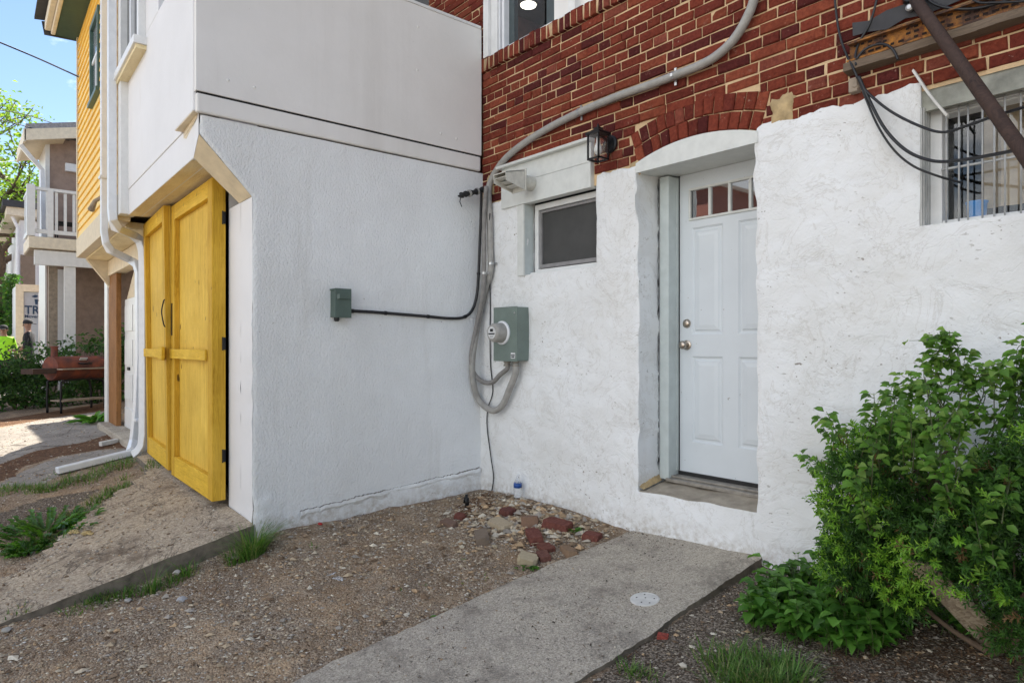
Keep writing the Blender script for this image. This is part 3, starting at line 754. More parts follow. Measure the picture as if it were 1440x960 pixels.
mb = MB(); mb.tube(cp, [.0015 + .0055 * max(0, noise.noise((k * .35, 8, 2)) + .1) for k in range(91)], 6); mb.build('jamb_crack', MAT['dark_gap'], house)
# white infill under the arch and the soffit of the lintel
mb = MB(); n = 24; f0 = []; f1 = []
for k in range(n + 1):
    x = 1.700 + .872 * k / n; z = AZC + math.sqrt(AR * AR - (x - AXC) ** 2) - .004
    f0.append((x, z))
for y0 in (-.006,):
    for k in range(n):
        (xa, za), (xb, zb) = f0[k], f0[k + 1]
        mb.face([(xa, y0, 2.388), (xb, y0, 2.388), (xb, y0, zb), (xa, y0, za)]); mb.face([(xa, y0, za), (xb, y0, zb), (xb, .03, zb), (xa, .03, za)])
mb.face([(1.700, -.006, 2.388), (1.700, .42, 2.405), (2.572, .42, 2.405), (2.572, -.006, 2.388)])
mb.face([(1.700, -.006, 2.388), (1.700, -.006, f0[0][1]), (1.700, .03, f0[0][1]), (1.700, .03, 2.388)])
mb.build('arch_infill', MAT['trim_white'], house, sharp=30)
mb = MB(); mb.box(1.785, 2.66, .20, .36, .335, .358); mb.box(1.785, 2.66, .245, .36, .358, .372); mb.build('threshold', MAT['threshold_metal'], house, bevel=.004)
mb = MB(); mb.box(1.805, 2.66, .318, .36, .372, .396); mb.build('door_sweep', MAT['black_rubber'], house)
mb = MB(); mb.box(1.69, 2.66, .44, .46, .2, 2.5); mb.build('door_backing', MAT['dark_gap'], house)
# chip of bare concrete at the foot of the left reveal
mb = MB(); g = {}
for i in range(13):
    for j in range(7):
        y, q = .01 + .21 * i / 12, j / 6; hh = .02 + .065 * (i / 12) * (1 + .5 * noise.noise((y * 30, 1, 1)))
        n_ = .006 * noise.noise((y * 40, q * 5, 2)); g[i, j] = mb.V((1.70 + .055 * q * (1 - .3 * i / 12) + n_, y, .30 + .03 * i / 12 + hh * (1 - q) + n_))
for i in range(12):
    for j in range(6): mb.Fa((g[i, j], g[i, j + 1], g[i + 1, j + 1], g[i + 1, j]))
mb.build('bare_rubble', MAT['plaster_tan'], house, smooth=True)

# ------------------------------------------------------------------ small window with its big white head board
mb = MB()
mb.box(.30, 1.302, -.018, .05, 2.366, 2.545); mb.box(.30, 1.302, -.012, .05, 2.549, 2.69)
mb.prism([(.27, -.012, 2.69), (.27, -.052, 2.692), (.27, -.056, 2.712), (.27, .03, 2.735), (.27, .03, 2.69)], (1.035, 0, 0))
mb.build('window_head', MAT['trim_white'], house, bevel=.003)
mb = MB(); fy = .085
mb.box(.602, .640, fy, .14, 1.822, 2.363); mb.box(1.32, 1.36, fy, .14, 1.822, 2.363); mb.box(.640, 1.32, fy, .14, 2.318, 2.363); mb.box(.640, 1.32, fy, .14, 1.822, 1.848)
mb.box(.565, 1.36, .055, fy - .003, 1.800, 1.826)
sw = mb.build('small_window', MAT['white_paint'], house, bevel=.003)
mb = MB(); mb.box(.648, .668, fy + .01, .135, 1.856, 2.312); mb.box(1.30, 1.318, fy + .01, .135, 1.856, 2.312); mb.box(.668, 1.30, fy + .01, .135, 2.292, 2.312); mb.box(.668, 1.30, fy + .01, .135, 1.856, 1.885)
mb.build('sash', MAT['sash_grey'], sw, bevel=.002)
mb = MB(); mb.box(.64, 1.32, fy + .028, fy + .032, 1.85, 2.32); mb.build('screen', MAT['screen_mesh'], sw)
mb = MB(); mb.box(.500, .574, -.014, .02, 1.80, 2.363); mb.box(.5745, .5785, -.012, .1, 1.80, 2.363); mb.build('window_casing', MAT['trim_white'], house, bevel=.003)
mb = MB(); mb.box(.5786, .5806, .0, .085, 1.812, 2.363); mb.build('window_reveal', MAT['jamb_paint'], house)

# ------------------------------------------------------------------ barred window at the right
mb = MB()
mb.box(3.448, 5.0, .10, .16, 1.806, 1.835); mb.box(3.395, 3.447, .10, .19, 1.806, 2.42); mb.box(3.448, 5.0, .10, .19, 2.33, 2.42)
mb.box(4.20, 4.25, .11, .18, 1.835, 2.33)
bw = mb.build('barred_window', MAT['white_paint'], house, bevel=.004)
mb = MB(); mb.box(3.448, 4.2, .185, .188, 1.835, 2.33); mb.box(4.25, 5.0, .185, .188, 1.835, 2.33); mb.build('pane', MAT['glass'], bw)
for k, bx_ in enumerate([3.472 + .046 * k + .006 * math.sin(k * 2.3) for k in range(30)]):
    mb = MB(); mb.tube([(bx_, .075, 1.812), (bx_, .075, 2.36)], .0040, 8); mb.build('security_bar', MAT['bar_grey'], bw, smooth=True)
mb = MB(); mb.tube([(3.45, .084, 2.07), (5.0, .084, 2.07)], .006, 6); mb.tube([(3.45, .084, 2.34), (5.0, .084, 2.34)], .006, 6); mb.build('bar_rail', MAT['bar_grey'], bw)
mb = MB(); k = 0
while k < 8:
    y = .004 + .0125 * k; mb.box(3.386, 3.394 + (.006 if k % 2 else 0), y, y + .012, 1.806, 2.36); k += 1
mb.build('corrugated_cheek', MAT['corrugated_grey'], bw)
fl_ = smoothpath([PA(1282, 100, -.012), PA(1290, 112, -.018), PA(1302, 130, -.026), PA(1318, 150, -.03), PA(1330, 164, -.02)], 5); mb = MB()
for a, b in zip(fl_, fl_[1:]): mb.prism([a, a + Vector((.007, 0, .008)), a + Vector((.007, .028, .008)), a + Vector((0, .028, 0))], b - a)
mb.build('curved_flashing', MAT['pvc_white'], bw)
mb = MB(); mb.box(3.38, 5.0, .03, .06, 2.345, 2.445); mb.build('arch_shade_board', MAT['shade_grey'], bw)  # grey board painted as the band of shade atop the opening
mb = MB(); n = 40
for k in range(n):
    x0, x1 = 3.56 + 1.4 * k / n, 3.56 + 1.4 * (k + 1) / n; f = lambda x: .30 + .018 * math.sin(x * 60) + .01 * math.sin(x * 23)
    mb.face([(x0, f(x0), 1.9), (x1, f(x1), 1.9), (x1, f(x1), 2.40), (x0, f(x0), 2.40)])
mb.build('curtain', MAT['curtain_beige'], bw, smooth=True)
p = PA(1374, 285, .25)
t = thing('storage_bin', 'small blue plastic bin behind the barred window', 'bin', (p.x, .25, 1.82))
mb = MB(); mb.lathe((p.x, .245, 1.815), (0, 0, 1), [(0, .036), (.10, .042), (.105, .046), (.112, .046), (.115, .02)], 20); mb.build('tub', MAT['blue_plastic'], t, smooth=True, sharp=40)
mb = MB(); mb.box(3.39, 5.0, .24, .55, 1.78, 1.812); mb.build('window_board', MAT['white_paint'], bw)

# ------------------------------------------------------------------ the white garage bay that stands out from the row
bay = thing('garage_bay', 'white garage wing with roof deck parapet and yellow plywood garage doors', 'garage', (-1.3, -1.0, 0))
def yfront(z):
    if z < 2.25: return -1.93
    if z < 2.60: return -1.93 - .33 * (z - 2.25) / .35
    return -2.262
def crack(y):                                    # height of the old render line on the bay wall
    return .085 + .115 * ((y + 1.6) / 1.6) ** 1.0 + .018 * noise.noise((y * 5, 1, 1)) + .008 * noise.noise((y * 21, 4, 1))
us = [i / 96 for i in range(97)]; zs2 = [-.35 + 3.075 * j / 154 for j in range(155)]
mb = MB(); g = {}
for j, z in enumerate(zs2):
    for i, u in enumerate(us):
        y = yfront(z) * (1 - u) + .03 * u
        x = .006 * noise.noise((y * 2, z * 2, 5)) + .003 * noise.noise((y * 8, z * 8, 1))
        if y > -1.72:
            c = crack(y); d = c - z
            if d > 0: x += min(.012, d * .35) + .005 * noise.noise((y * 10, z * 14, 3))
        else:
            rr = math.hypot(y + 1.86, (z - .02) * .8)
            if rr < .2: x += .035 * (1 - rr / .2) + .008 * noise.noise((y * 14, z * 14, 3))
        if i == 0: x -= .010; y += .004
        g[i, j] = mb.V((x, y + (.008 * noise.noise((z * 9, 3, 3)) if i == 0 else 0), z))
for j in range(len(zs2) - 1):
    for i in range(len(us) - 1): mb.Fa((g[i, j], g[i + 1, j], g[i + 1, j + 1], g[i, j + 1]))
mb.build('side_wall', MAT['sprayed'], bay, smooth=True)
lip = MB(); lip2 = MB(); L_ = []
for k in range(170):
    y = -1.60 + 1.585 * k / 169; c = crack(y); a = max(0, noise.noise((y * 3.2, 9, 2)) + .32); L_.append((y, c + .006 * noise.noise((y * 60, 2, 2)), .006 + .020 * min(1, a * 1.6), .045 + .03 * noise.noise((y * 9, 5, 5))))
for (ya, ca, ta, ha), (yb, cb, tb, hb) in zip(L_, L_[1:]):
    xa, xb = .006 * noise.noise((ya * 2, ca * 2, 5)), .006 * noise.noise((yb * 2, cb * 2, 5))
    A0, B0_ = (xa - .01, ya, ca + .004), (xb - .01, yb, cb + .004); A1_, B1_ = (xa + ta, ya, ca), (xb + tb, yb, cb); A2, B2 = (xa + ta * .9 + .006, ya, ca - ha * .5), (xb + tb * .9 + .006, yb, cb - hb * .5); A3, B3 = (xa - .002, ya, ca - ha * 1.6), (xb - .002, yb, cb - hb * 1.6)
    lip2.face([A0, B0_, B1_, A1_]); lip.face([A1_, B1_, B2, A2]); lip.face([A2, B2, B3, A3])
lip.build('render_edge', MAT['sprayed'], bay); lip2.build('render_crack', MAT['crack_grey'], bay)
# front return of the pier, with the flared corbel at the top right
mb = MB()
for z0, z1 in [(-.35 + 2.6 * k / 26, -.35 + 2.6 * (k + 1) / 26) for k in range(26)]:
    f = lambda z: .006 * noise.noise((z * 9, 3, 3))
    for x0, x1 in ((-.548, -.26), (-.26, -.008)):
        mb.face([(x0, -1.926 + .021 * -x0, z0), (x1, -1.926 + .021 * -x1 + f(z0), z0), (x1, -1.926 + .021 * -x1 + f(z1), z1), (x0, -1.926 - .021 * x0, z1)])
mb.face([(-.548, -1.915, -.3), (-.548, -1.915, 2.5), (-.548, -1.6, 2.5), (-.548, -1.6, -.3)])
mb.build('pier', MAT['front'], bay, smooth=True, sharp=50)
mb = MB(); n = 12; yl0, yl1 = -1.93 + .006, -1.93 - .318 + .0045
for k in range(n):
    q0, q1 = k / n, (k + 1) / n; e = lambda q: .005 * noise.noise((q * 17, 2, 2))
    La, Lb = [Vector((-.285 + .08 * q, yl0 + (yl1 - yl0) * q, 2.25 + .245 * q)) for q in (q0, q1)]
    Ra, Rb = [Vector((-.008, yfront(2.25 + .35 * q) + e(2.25 + .35 * q), 2.25 + .35 * q)) for q in (q0, q1)]
    mb.face([La, Ra, Rb, Lb]); mb.face([La, Lb, Lb + Vector((0, .34, 0)), La + Vector((0, .34, 0))])
mb.build('corbel', MAT['cream_bounce_paint'], bay, smooth=True, sharp=40)  # cream colour carries the warm ground bounce under the flare
# trim band under the parapet and the parapet boards
mb = MB(); mb.box(-.02, .022, -2.285, -.015, 2.735, 2.858); mb.build('parapet_band', MAT['board'], bay, bevel=.012)
mb = MB(); mb.box(-.08, .028, -2.29, -.012, 2.868, 3.945); pp = mb.build('deck_parapet', MAT['board'], bay, bevel=.003)
mb = MB(); mb.box(-.07, .016, -2.28, -.02, 2.856, 2.870); mb.build('shadow_joint', MAT['dark_gap'], bay)
mb = MB(); mb.box(-.12, .034, -2.31, -.02, 3.9455, 3.97); mb.build('parapet_cap', MAT['white_paint'], bay, bevel=.003)
mb = MB()
for (px, py) in ((321, 113), (358, 123), (620, 188), (642, 195), (587, 99), (588, 38)):
    p = PX(px, py, .028); mb = MB(); mb.lathe((p.x - .001, p.y, p.z), (1, 0, 0), [(0, .011), (.003, .009), (.005, .003)], 10); mb.build('screw_plug', MAT['board'], pp, smooth=True)
# front of the wing (authored in the row's own frame)
yF = -.355; yL = -.318
mb = MB(MC)
mb.box(-2.70, -.206, yL, yL + .12, 2.495, 2.735); mb.box(-2.70, -.52, yL - .006, yL + .12, 2.7355, 3.90); mb.box(-.519, .0, yF - .014, yF + .11, 2.7455, 3.90)
mb.box(-2.70, -1.30, yL - .006, yL + .12, 3.9005, 5.6)
fw = mb.build('front_wall', MAT['front'], bay, bevel=.006)
mb = MB(MC); mb.face([(-.2055, yL, 2.495), (-.006, -.333, 2.60), (-.006, -.333, 2.742), (-.2055, yL, 2.742)]); mb.face([(-.2055, yL, 2.742), (-.006, -.333, 2.742), (-.006, -.2, 2.742), (-.2055, -.2, 2.742)]); mb.build('corner_block', MAT['front'], bay)
mb = MB(MC); mb.prism([(-.012, yF - .006, 2.868), (-.012, yF - .012, 2.885), (-.40, yF - .010, 2.875), (-.40, yF - .006, 2.855)], (0, .006, 0)); mb.build('lifted_seam', MAT['weathered_wood'], bay)
mb = MB(MC); mb.box(-.50, -.01, yF - .012, yL + .001, 2.7395, 2.745); mb.prism([(-.47, yL - .002, 2.69), (-.40, yL - .002, 2.67), (-.24, yL - .002, 2.71), (-.05, -.336, 2.72), (-.05, -.336, 2.739), (-.47, yL - .002, 2.739)], (0, .004, 0)); mb.build('cream_shadow', MAT['cream_bounce_paint'], bay)  # overhang underside and its cream shadow, painted on the wall below
mb = MB(MC); n = 20
for k in range(n):
    x0, x1 = -2.70 + 2.45 * k / n, -2.70 + 2.45 * (k + 1) / n
    mb.face([(x0, yL + .002, 2.493), (x0, .05, 2.50), (x1, .05, 2.50), (x1, yL + .002, 2.493)])
mb.build('soffit', MAT['soffit'], bay)
mb = MB(MC); mb.box(-2.72, -.26, -.02, .12, 2.40, 2.49); mb.build('door_header', MAT['cream_trim'], bay)
mb = MB(MC); mb.box(-3.12, -2.70, -.03, .3, -.2, 2.49); mb.build('party_pier', MAT['front'], bay, bevel=.01)
mb = MB(MC); mb.box(-2.7, -.53, .25, .3, -.2, 2.5); mb.build('garage_backing', MAT['dark_gap'], bay)
mb = MB(); mb.box(-2.62, .0, -1.8, -.03, 2.76, 2.82); mb.build('deck_floor', MAT['weathered_wood'], bay)
mb = MB(); mb.box(-2.66, -1.32, -2.1, 0.0, 5.6, 5.75); mb.box(-1.36, -1.30, -2.1, 0, 2.85, 5.6); mb.build('sunroom_shell', MAT['front'], bay)
mb = MB(MC); a = PC(172, 60, yF); b = PC(199, 37, yF)
mb.box(a.x, a.x + .06, yF - .025, yL - .004, 3.86, 5.2); mb.box(b.x - .07, b.x, yF - .025, yL - .004, 3.86, 5.2)
mb.box(a.x - .04, b.x + .06, yF - .07, yL - .004, 3.79, 3.858)
fwn = mb.build('front_window', MAT['white_paint'], bay, bevel=.004)
mb = MB(MC); mb.box(a.x + .06, b.x - .07, yL - .014, yL - .008, 3.86, 5.2); mb.build('pane', MAT['dark_glass'], fwn)
mb = MB(MC); mb.box((a.x + b.x) / 2 - .03, (a.x + b.x) / 2 + .03, yF - .01, yL - .015, 3.86, 5.2); mb.build('sash_bar', MAT['white_metal'], fwn)
mb = MB(MC); mb.box(a.x - .02, b.x + .04, yF - .05, yL - .0065, 3.755, 3.789); mb.build('window_apron', MAT['soffit'], fwn)
# corner board at the joint with the yellow house
mb = MB(MC); mb.box(-2.83, -2.66, yF - .035, yF + .1, 2.50, 5.6); mb.build('corner_board', MAT['white_paint'], bay, bevel=.004)

# yellow plywood doors
yD = -.075
def garage_leaf(x0, x1, z0, z1, tilt, hinge_right):
    M = MC @ Matrix.Translation(((x0 + x1) / 2, yD, z0)) @ Matrix.Rotation(tilt[0], 4, 'X') @ Matrix.Rotation(tilt[1], 4, 'Z')
    w_ = (x1 - x0) / 2; H = z1 - z0
    f = MB(M); f.box(-w_, w_, .0, .014, 0, H)
    lf = f.build('garage_door', MAT['plywood_yellow'], bay)
    f = MB(M); fw_ = .115 if hinge_right else .09
    f.box(-w_, -w_ + fw_, -.042, -.001, 0, H); f.build('stile', MAT['board_yellow'], lf, bevel=.003)
    f = MB(M); f.box(w_ - fw_, w_, -.042, -.001, 0, H)
    if hinge_right: f.box(w_ + .0005, w_ + .005, -.040, .052, 0.002, H - .002)
    f.build('stile', MAT['board_yellow'], lf, bevel=.003)
    for a, b in ((0, .17), (H - .13, H)): f = MB(M); f.box(-w_ + fw_ + .001, w_ - fw_ - .001, -.041, -.001, a, b); f.build('rail', MAT['rail_yellow'], lf, bevel=.003)
    return lf, M, w_, H
aL = PC(210, 324, yD); aR = PC(306.5, 250.4, yD); aM = PC(248, 300, yD)
l1, M1, w1_, H1 = garage_leaf(aM.x + .004, aR.x, .115, aR.z, (0, 0), True)
l2, M2, w2_, H2 = garage_leaf(aL.x, aM.x - .004, .150, aL.z + .05, (.016, math.radians(-2.2)), False)
mb = MB(M1); mb.box(-w1_ + .01, w1_ - .12, -.060, -.0425, 1.02, 1.10); mb.build('lock_rail', MAT['rail_yellow'], l1, bevel=.003)
mb = MB(M2); mb.box(-w2_ + .01, w2_ - .01, -.060, -.0425, .985, 1.065); mb.build('lock_rail', MAT['rail_yellow'], l2, bevel=.003)
mb = MB(M2); mb.prism([(w2_ - .14, -.088, .975), (w2_ + .05, -.088, .97), (w2_ + .09, -.088, 1.085), (w2_ - .10, -.088, 1.09)], (0, .026, 0)); mb.build('turn_latch', MAT['rail_yellow'], l2, bevel=.003)
mb = MB(M2); q = [(w2_ - .008, -.043, 1.50), (w2_ - .008, -.054, 1.48), (w2_ - .016, -.068, 1.39), (w2_ - .008, -.054, 1.28), (w2_ - .008, -.043, 1.26)]
mb.tube(smoothpath(q, 5), .0055, 8); mb.build('pull_handle', MAT['dark_metal'], l2, smooth=True)
mb = MB(M1); mb.box(-w1_ + .008, -w1_ + .05, -.046, -.042, 1.22, 1.50); mb.build('strike_plate', MAT['dark_metal'], l1)
for hz in (.28, 1.10, 2.02):
    mb = MB(M1); mb.box(w1_ + .0055, w1_ + .011, .030, .05, hz, hz + .09); mb.tube([(w1_ + .011, .030, hz - .004), (w1_ + .011, .030, hz + .094)], .005, 8); mb.build('hinge', MAT['dark_metal'], l1)
# ------------------------------------------------------------------ downspouts at the joint of the two houses
def downspout(label, pts, sq, extra=None):
    mb = MB(MC); P = [Vector(p) for p in pts]
    mb.tube(P, 0, sq=sq, up=(1, 0, 0)); mb.build
    o = mb.build('downspout', MAT['white_metal'], None, sharp=35, bevel=.006)
    tag(o, label, 'downspout', 'downspouts beside the yellow doors'); return o
def pcs(L): return [PC(x, y, yy) for x, y, yy in L]
A1 = pcs([(157.5, -40, yF - .08), (157.5, 296, yF - .08)]); A1 += pcs([(159, 310, yF - .075), (164, 321, yF - .04), (188, 331, -.20), (198, 339, -.13), (202, 352, -.11), (203, 372, -.11), (203, 610, -.11), (201, 626, -.12), (196, 634, -.15), (189, 640, -.19)])
downspout('white downspout with ribbed elbows running down right beside the yellow doors', A1, (.042, .036))
B1 = pcs([(146.5, -40, yF - .08), (146.5, 326, yF - .08), (149, 342, yF - .07), (155, 352, yF - .03), (182, 365, -.18), (192, 371, -.14), (195.5, 384, -.13), (196, 500, -.13), (193, 575, -.135), (188, 618, -.15), (184, 633, -.20)])
ob = downspout('white downspout that ends in a long piece lying across the ground', B1, (.036, .032))
g1, g2 = PG(188, 641), PG(80, 668)
mb = MB(); 
def flat(p, q, w0, h0):
    mb.beam(Vector(p) + Vector((0, 0, .045)), Vector(q) + Vector((0, 0, .045)), w0, h0)
flat(g1, g2, .10, .06)
# a part of the second downspout
o = mb.build('outlet_pipe', MAT['white_metal'], ob, bevel=.008)
def ribs(pts, owner):
    for (a, b, r) in pts:
        pass
# small bracket straps
for px, py, own in ((196, 590, ob), (146.5, 250, ob)):
    p = PC(px, py, -.13 if px > 180 else yF - .08); mb = MB(MC); mb.box(p.x - .06, p.x + .06, p.y - .045, p.y + .05, p.z - .014, p.z + .014); mb.build('strap', MAT['white_metal'], own, bevel=.003)

# ------------------------------------------------------------------ yellow clapboard house next door
yh = thing('clapboard_house', 'yellow clapboard house with green eaves beyond the white bay', 'house', (-3.9, -1.5, 0))
YX0 = PC(111, 200, yF).x; YX1 = -2.84
z = 2.72; mb = MB(MC); WNX0, WNX1 = PC(131, 80, yF).x, PC(142.5, 80, yF).x
while z < 5.5:
    segs = [(YX0 + .07, YX1)]
    if 4.10 < z + .05 < 5.12: segs = [(YX0 + .07, WNX0 - .01), (WNX1 + .01, YX1)]
    for a, b in segs: mb.prism([(a, yF - .024, z), (a, yF - .004, z + .112), (a, yF + .06, z + .112), (a, yF + .06, z)], (b - a, 0, 0))
    z += .108
mb.build('clapboard_siding', MAT['clap'], yh)
mb = MB(MC); mb.box(YX0, YX0 + .068, yF - .032, yF + .1, 2.72, 5.54); mb.build('corner_board', MAT['cream_trim'], yh, bevel=.004)
WZ0, WZ1 = 4.17, 5.10
mb = MB(MC); mb.box(WNX0, WNX0 + .05, yF - .04, yF + .02, WZ0, WZ1); mb.box(WNX1 - .05, WNX1, yF - .04, yF + .02, WZ0, WZ1); mb.box(WNX0 + .051, WNX1 - .051, yF - .039, yF + .02, WZ1 - .06, WZ1); mb.box(WNX0 - .03, WNX1 + .03, yF - .06, yF + .02, WZ0 - .05, WZ0 - .001)
yw = mb.build('sash_window', MAT['dark_green_trim'], yh, bevel=.004)
mb = MB(MC); mb.box(WNX0 + .051, WNX1 - .051, yF - .02, yF + .02, 4.62, 4.66); mb.box((WNX0 + WNX1) / 2 - .015, (WNX0 + WNX1) / 2 + .015, yF - .0185, yF + .02, WZ0, 4.62); mb.build('sash_bar', MAT['white_paint'], yw)
mb = MB(MC); mb.box(WNX0 + .05, WNX1 - .05, yF - .012, yF - .006, WZ0, WZ1 - .06); mb.build('pane', MAT['glass'], yw)
mb = MB(MC); mb.box(WNX0 + .055, WNX1 - .055, yF - .003, yF + .002, WZ0, WZ1 - .06); mb.build('blind', MAT['grey_blind'], yw)
ez = 5.50
mb = MB(MC); mb.box(YX0 - .06, YX1 + .0, yF - .27, yF + .1, ez, ez + .02); eave = mb.build('eave_soffit', MAT['green_paint'], yh)
mb = MB(MC); mb.box(YX0 - .02, YX1, yF - .32, yF - .27, ez - .02, ez + .16); mb.box(YX0 - .02, YX1, yF - .39, yF - .32, ez + .02, ez + .15); mb.build('gutter', MAT['beige_trim'], yh, bevel=.012)
mb = MB(MC); mb.prism([(YX0 - .09, yF - .42, ez + .15), (YX0 - .09, yF - .39, ez - .02), (YX0 - .09, yF + .05, ez + .0), (YX0 - .09, yF + .05, ez + .10), (YX0 - .09, yF - .3, ez + .17)], (.03, 0, 0)); mb.build('rake_board', MAT['asphalt_roof'], yh)
mb = MB(MC); mb.prism([(YX0 - .1, yF - .5, ez + .165), (YX0 - .1, yF + 9, ez + 1.5), (YX0 - .1, yF + 9, ez + 1.6), (YX0 - .1, yF - .5, ez + .2)], (YX1 - YX0 + .1, 0, 0)); mb.build('roof', MAT['asphalt_roof'], yh)
mb = MB(MC); mb.box(YX0 + .02, YX1, yF + .06, 9, 2.58, 5.50); mb.box(YX0 + .02, -3.1, .60, 9, -.3, 2.58); mb.build('body_wall', MAT['cream_trim'], yh)
mb = MB(MC); mb.box(YX0 + .0, YX1, yF - .03, yF + .08, 2.46, 2.718); mb.build('skirt_board', MAT['cream_trim'], yh, bevel=.006)
mb = MB(MC); mb.box(YX0 + .02, -3.12, yF + .081, .25, 2.44, 2.5); mb.build('underside', MAT['soffit'], yh)
mb = MB(MC); mb.prism([(YX0 + .01, yF + .08, 2.44), (YX0 + .01, .04, 2.44), (YX0 + .01, .04, 2.02)], (.10, 0, 0)); mb.build('bracket', MAT['cream_trim'], yh)
bp = PC(150, 560, 0.0); wp0, wp1 = PC(153, 560, .0).x, PC(163.5, 560, .0).x
mb = MB(MC); mb.box(PC(149, 560, 0).x, wp0 - .004, -.02, .10, -.2, 2.43); mb.build('door_casing', MAT['white_paint'], yh, bevel=.004)
mb = MB(MC); mb.box(wp0, wp1, .0, .06, -.05, 2.22); mb.build('corner_post', MAT['brown_post'], yh, bevel=.006)
mb = MB(MC); mb.box(wp0, -3.125, -.02, .12, 2.222, 2.43); mb.build('garage_header', MAT['cream_bounce_paint'], yh)
gd = MB(MC); yG = .10
gd.box(wp1 + .01, -3.125, yG, yG + .04, .03, 1.86); gdo = gd.build('garage_door', MAT['white_paint'], yh)
gw = (-3.125 - wp1) / 4
for r in range(4):
    for c in range(4):
        gd = MB(MC); x0 = wp1 + .01 + c * gw + .05; z0 = .08 + r * .45; gd.box(x0, x0 + gw - .09, yG - .012, yG, z0, z0 + .34); gd.build('raised_panel', MAT['white_paint'], gdo, bevel=.01)
mb = MB(MC); mb.box(wp1 + .3, wp1 + .42, yG - .02, yG, .92, .96); mb.build('latch_handle', MAT['dark_metal'], gdo)
mb = MB(MC); mb.prism([(wp1 + .02, yG + .02, 1.87), (-3.125, yG + .02, 1.87), (-3.125, yG + .02, 2.20), (wp1 + .55, yG + .02, 2.20)], (0, .02, 0)); mb.build('transom_board', MAT['cream_trim'], yh)
mb = MB(MC); mb.box(wp1, -3.125, .28, .3, 0, 2.44); mb.build('garage_backing', MAT['dark_gap'], yh)
mb = MB(MC); p = PC(139, 292, yF - .05)
mb.tube([(p.x + .12, yF - .03, p.z + .10), (p.x + .06, yF - .09, p.z + .06), (p.x - .03, yF - .12, p.z - .03)], [.02, .022, .035], 8); mb.build('flood_lamp', MAT['weathered_wood'], yh, smooth=True)
mb = MB(MC); mb.box(YX0 - .0, -3.1, -.14, .18, -.3, .16); sill_ = mb.build('garage_sill', MAT['concrete'], yh, bevel=.02)
# unseen plain row beyond, added to cast its roofline shadow on the alley
rw = thing('shadow_row', 'unseen plain cream row houses behind the yellow house, added to shade the alley', 'houses', (-8, 4, 0))
mb = MB(); mb.box(-11.2, -5.3, .35, 9, -.3, 5.3); mb.build('wall', MAT['cream_trim'], rw)
mb = MB(); mb.box(-11.3, -5.2, .1, 9.2, 5.3, 5.5); mb.build('roof', MAT['asphalt_roof'], rw)

# ------------------------------------------------------------------ houses further down the alley
bh = thing('balcony_house', 'brown stucco house with a white railed balcony over the alley', 'house', (-14.5, -1, 0))
BX = -13.6
wy = PX(66, 300, BX).y
mb = MB(); mb.box(BX - 1.5, BX, wy, 8, -.3, 5.95); mb.build('wall', MAT['stucco_brown'], bh)
mb = MB(); mb.box(BX - 1.5, BX - .05, wy - .03, wy - .003, -.2, 6.0); mb.box(BX - .05, BX + .02, wy - .03, wy + .05, 3.3, 5.95); mb.build('side_cladding', MAT['white_paint'], bh)
mb = MB(); yl = PX(36, 235, BX + .5).y; e0 = 5.75
mb.prism([(BX + .55, yl, e0), (BX + .55, 8, e0 + 2.6), (BX + .55, 8, e0 + 2.85), (BX + .55, yl, e0 + .25)], (-2.2, 0, 0)); mb.build('roof', MAT['shingle'], bh)
mb = MB(); mb.prism([(BX + .60, yl - .02, e0 - .12), (BX + .60, 8, e0 + 2.46), (BX + .60, 8, e0 + 2.7), (BX + .60, yl - .02, e0 + .12)], (-.045, 0, 0)); mb.box(BX - 1.6, BX + .6, yl - .04, yl - .002, e0 - .14, e0 + .12); mb.build('fascia', MAT['beige_trim'], bh)
mb = MB(); mb.prism([(BX + .55, yl, e0 - .08), (BX + .55, wy + .3, e0 + .10), (BX - 1.6, wy + .3, e0 + .10), (BX - 1.6, yl, e0 - .08)], (0, 0, -.02)); mb.build('eave_soffit', MAT['cream_trim'], bh)
p0 = PX(35, 225, BX + .3); p1 = PX(53, 240, BX + .1)
mb = MB(); mb.tube([(BX + .3, yl - .08, e0 - .16), (BX + .25, yl + .1, e0 - .38), (BX + .12, wy - .1, e0 - .6), (BX + .1, wy - .08, 3.5)], 0, sq=(.05, .04), up=(1, 0, 0)); mb.build('downspout', MAT['white_metal'], bh)
p = PX(102, 238, BX); mb = MB(); mb.box(BX, BX + .12, p.y - .15, p.y + .22, p.z - .08, p.z + .10); mb.build('wall_vent', MAT['white_metal'], bh, bevel=.01)
# balcony
RX = -12.25; r0 = PX(55, 270, RX).y; yd = PX(40, 340, RX).y; dz = PX(80, 350, RX).z; rt = PX(80, 268, RX).z
mb = MB(); mb.box(BX, RX + .06, yd, 1.0, dz - .02, dz + .22); mb.build('balcony_deck', MAT['beige_trim'], bh, bevel=.01)
mb = MB(); 
for k in range(12): mb.box(BX, RX - .02, yd + .02 + k * .26, yd + .26 + k * .26, dz - .045, dz - .022)
mb.build('deck_boards', MAT['weathered_wood'], bh)
mb = MB(); mb.box(RX - .05, RX + .05, yd, 1.0, rt - .04, rt + .02); mb.box(RX - .03, RX + .03, yd, 1.0, dz + .30, dz + .38)
mb.box(BX, RX, yd, yd + .06, rt - .04, rt + .02); mb.box(BX, RX, yd, yd + .06, dz + .30, dz + .38)
rl = mb.build('balcony_rail', MAT['white_paint'], bh)
mb = MB(); mb.box(RX - .07, RX + .07, yd - .03, yd + .11, dz + .23, rt + .06); mb.box(RX - .05, RX + .05, yd + .32, yd + .42, dz + .23, rt - .04); mb.build('rail_post', MAT['white_paint'], bh)
y = yd + .14
while y < 1.0: mb = MB(); mb.box(RX - .02, RX + .02, y, y + .05, dz + .385, rt - .045); mb.build('baluster', MAT['white_paint'], rl); y += .155
x = BX + .1
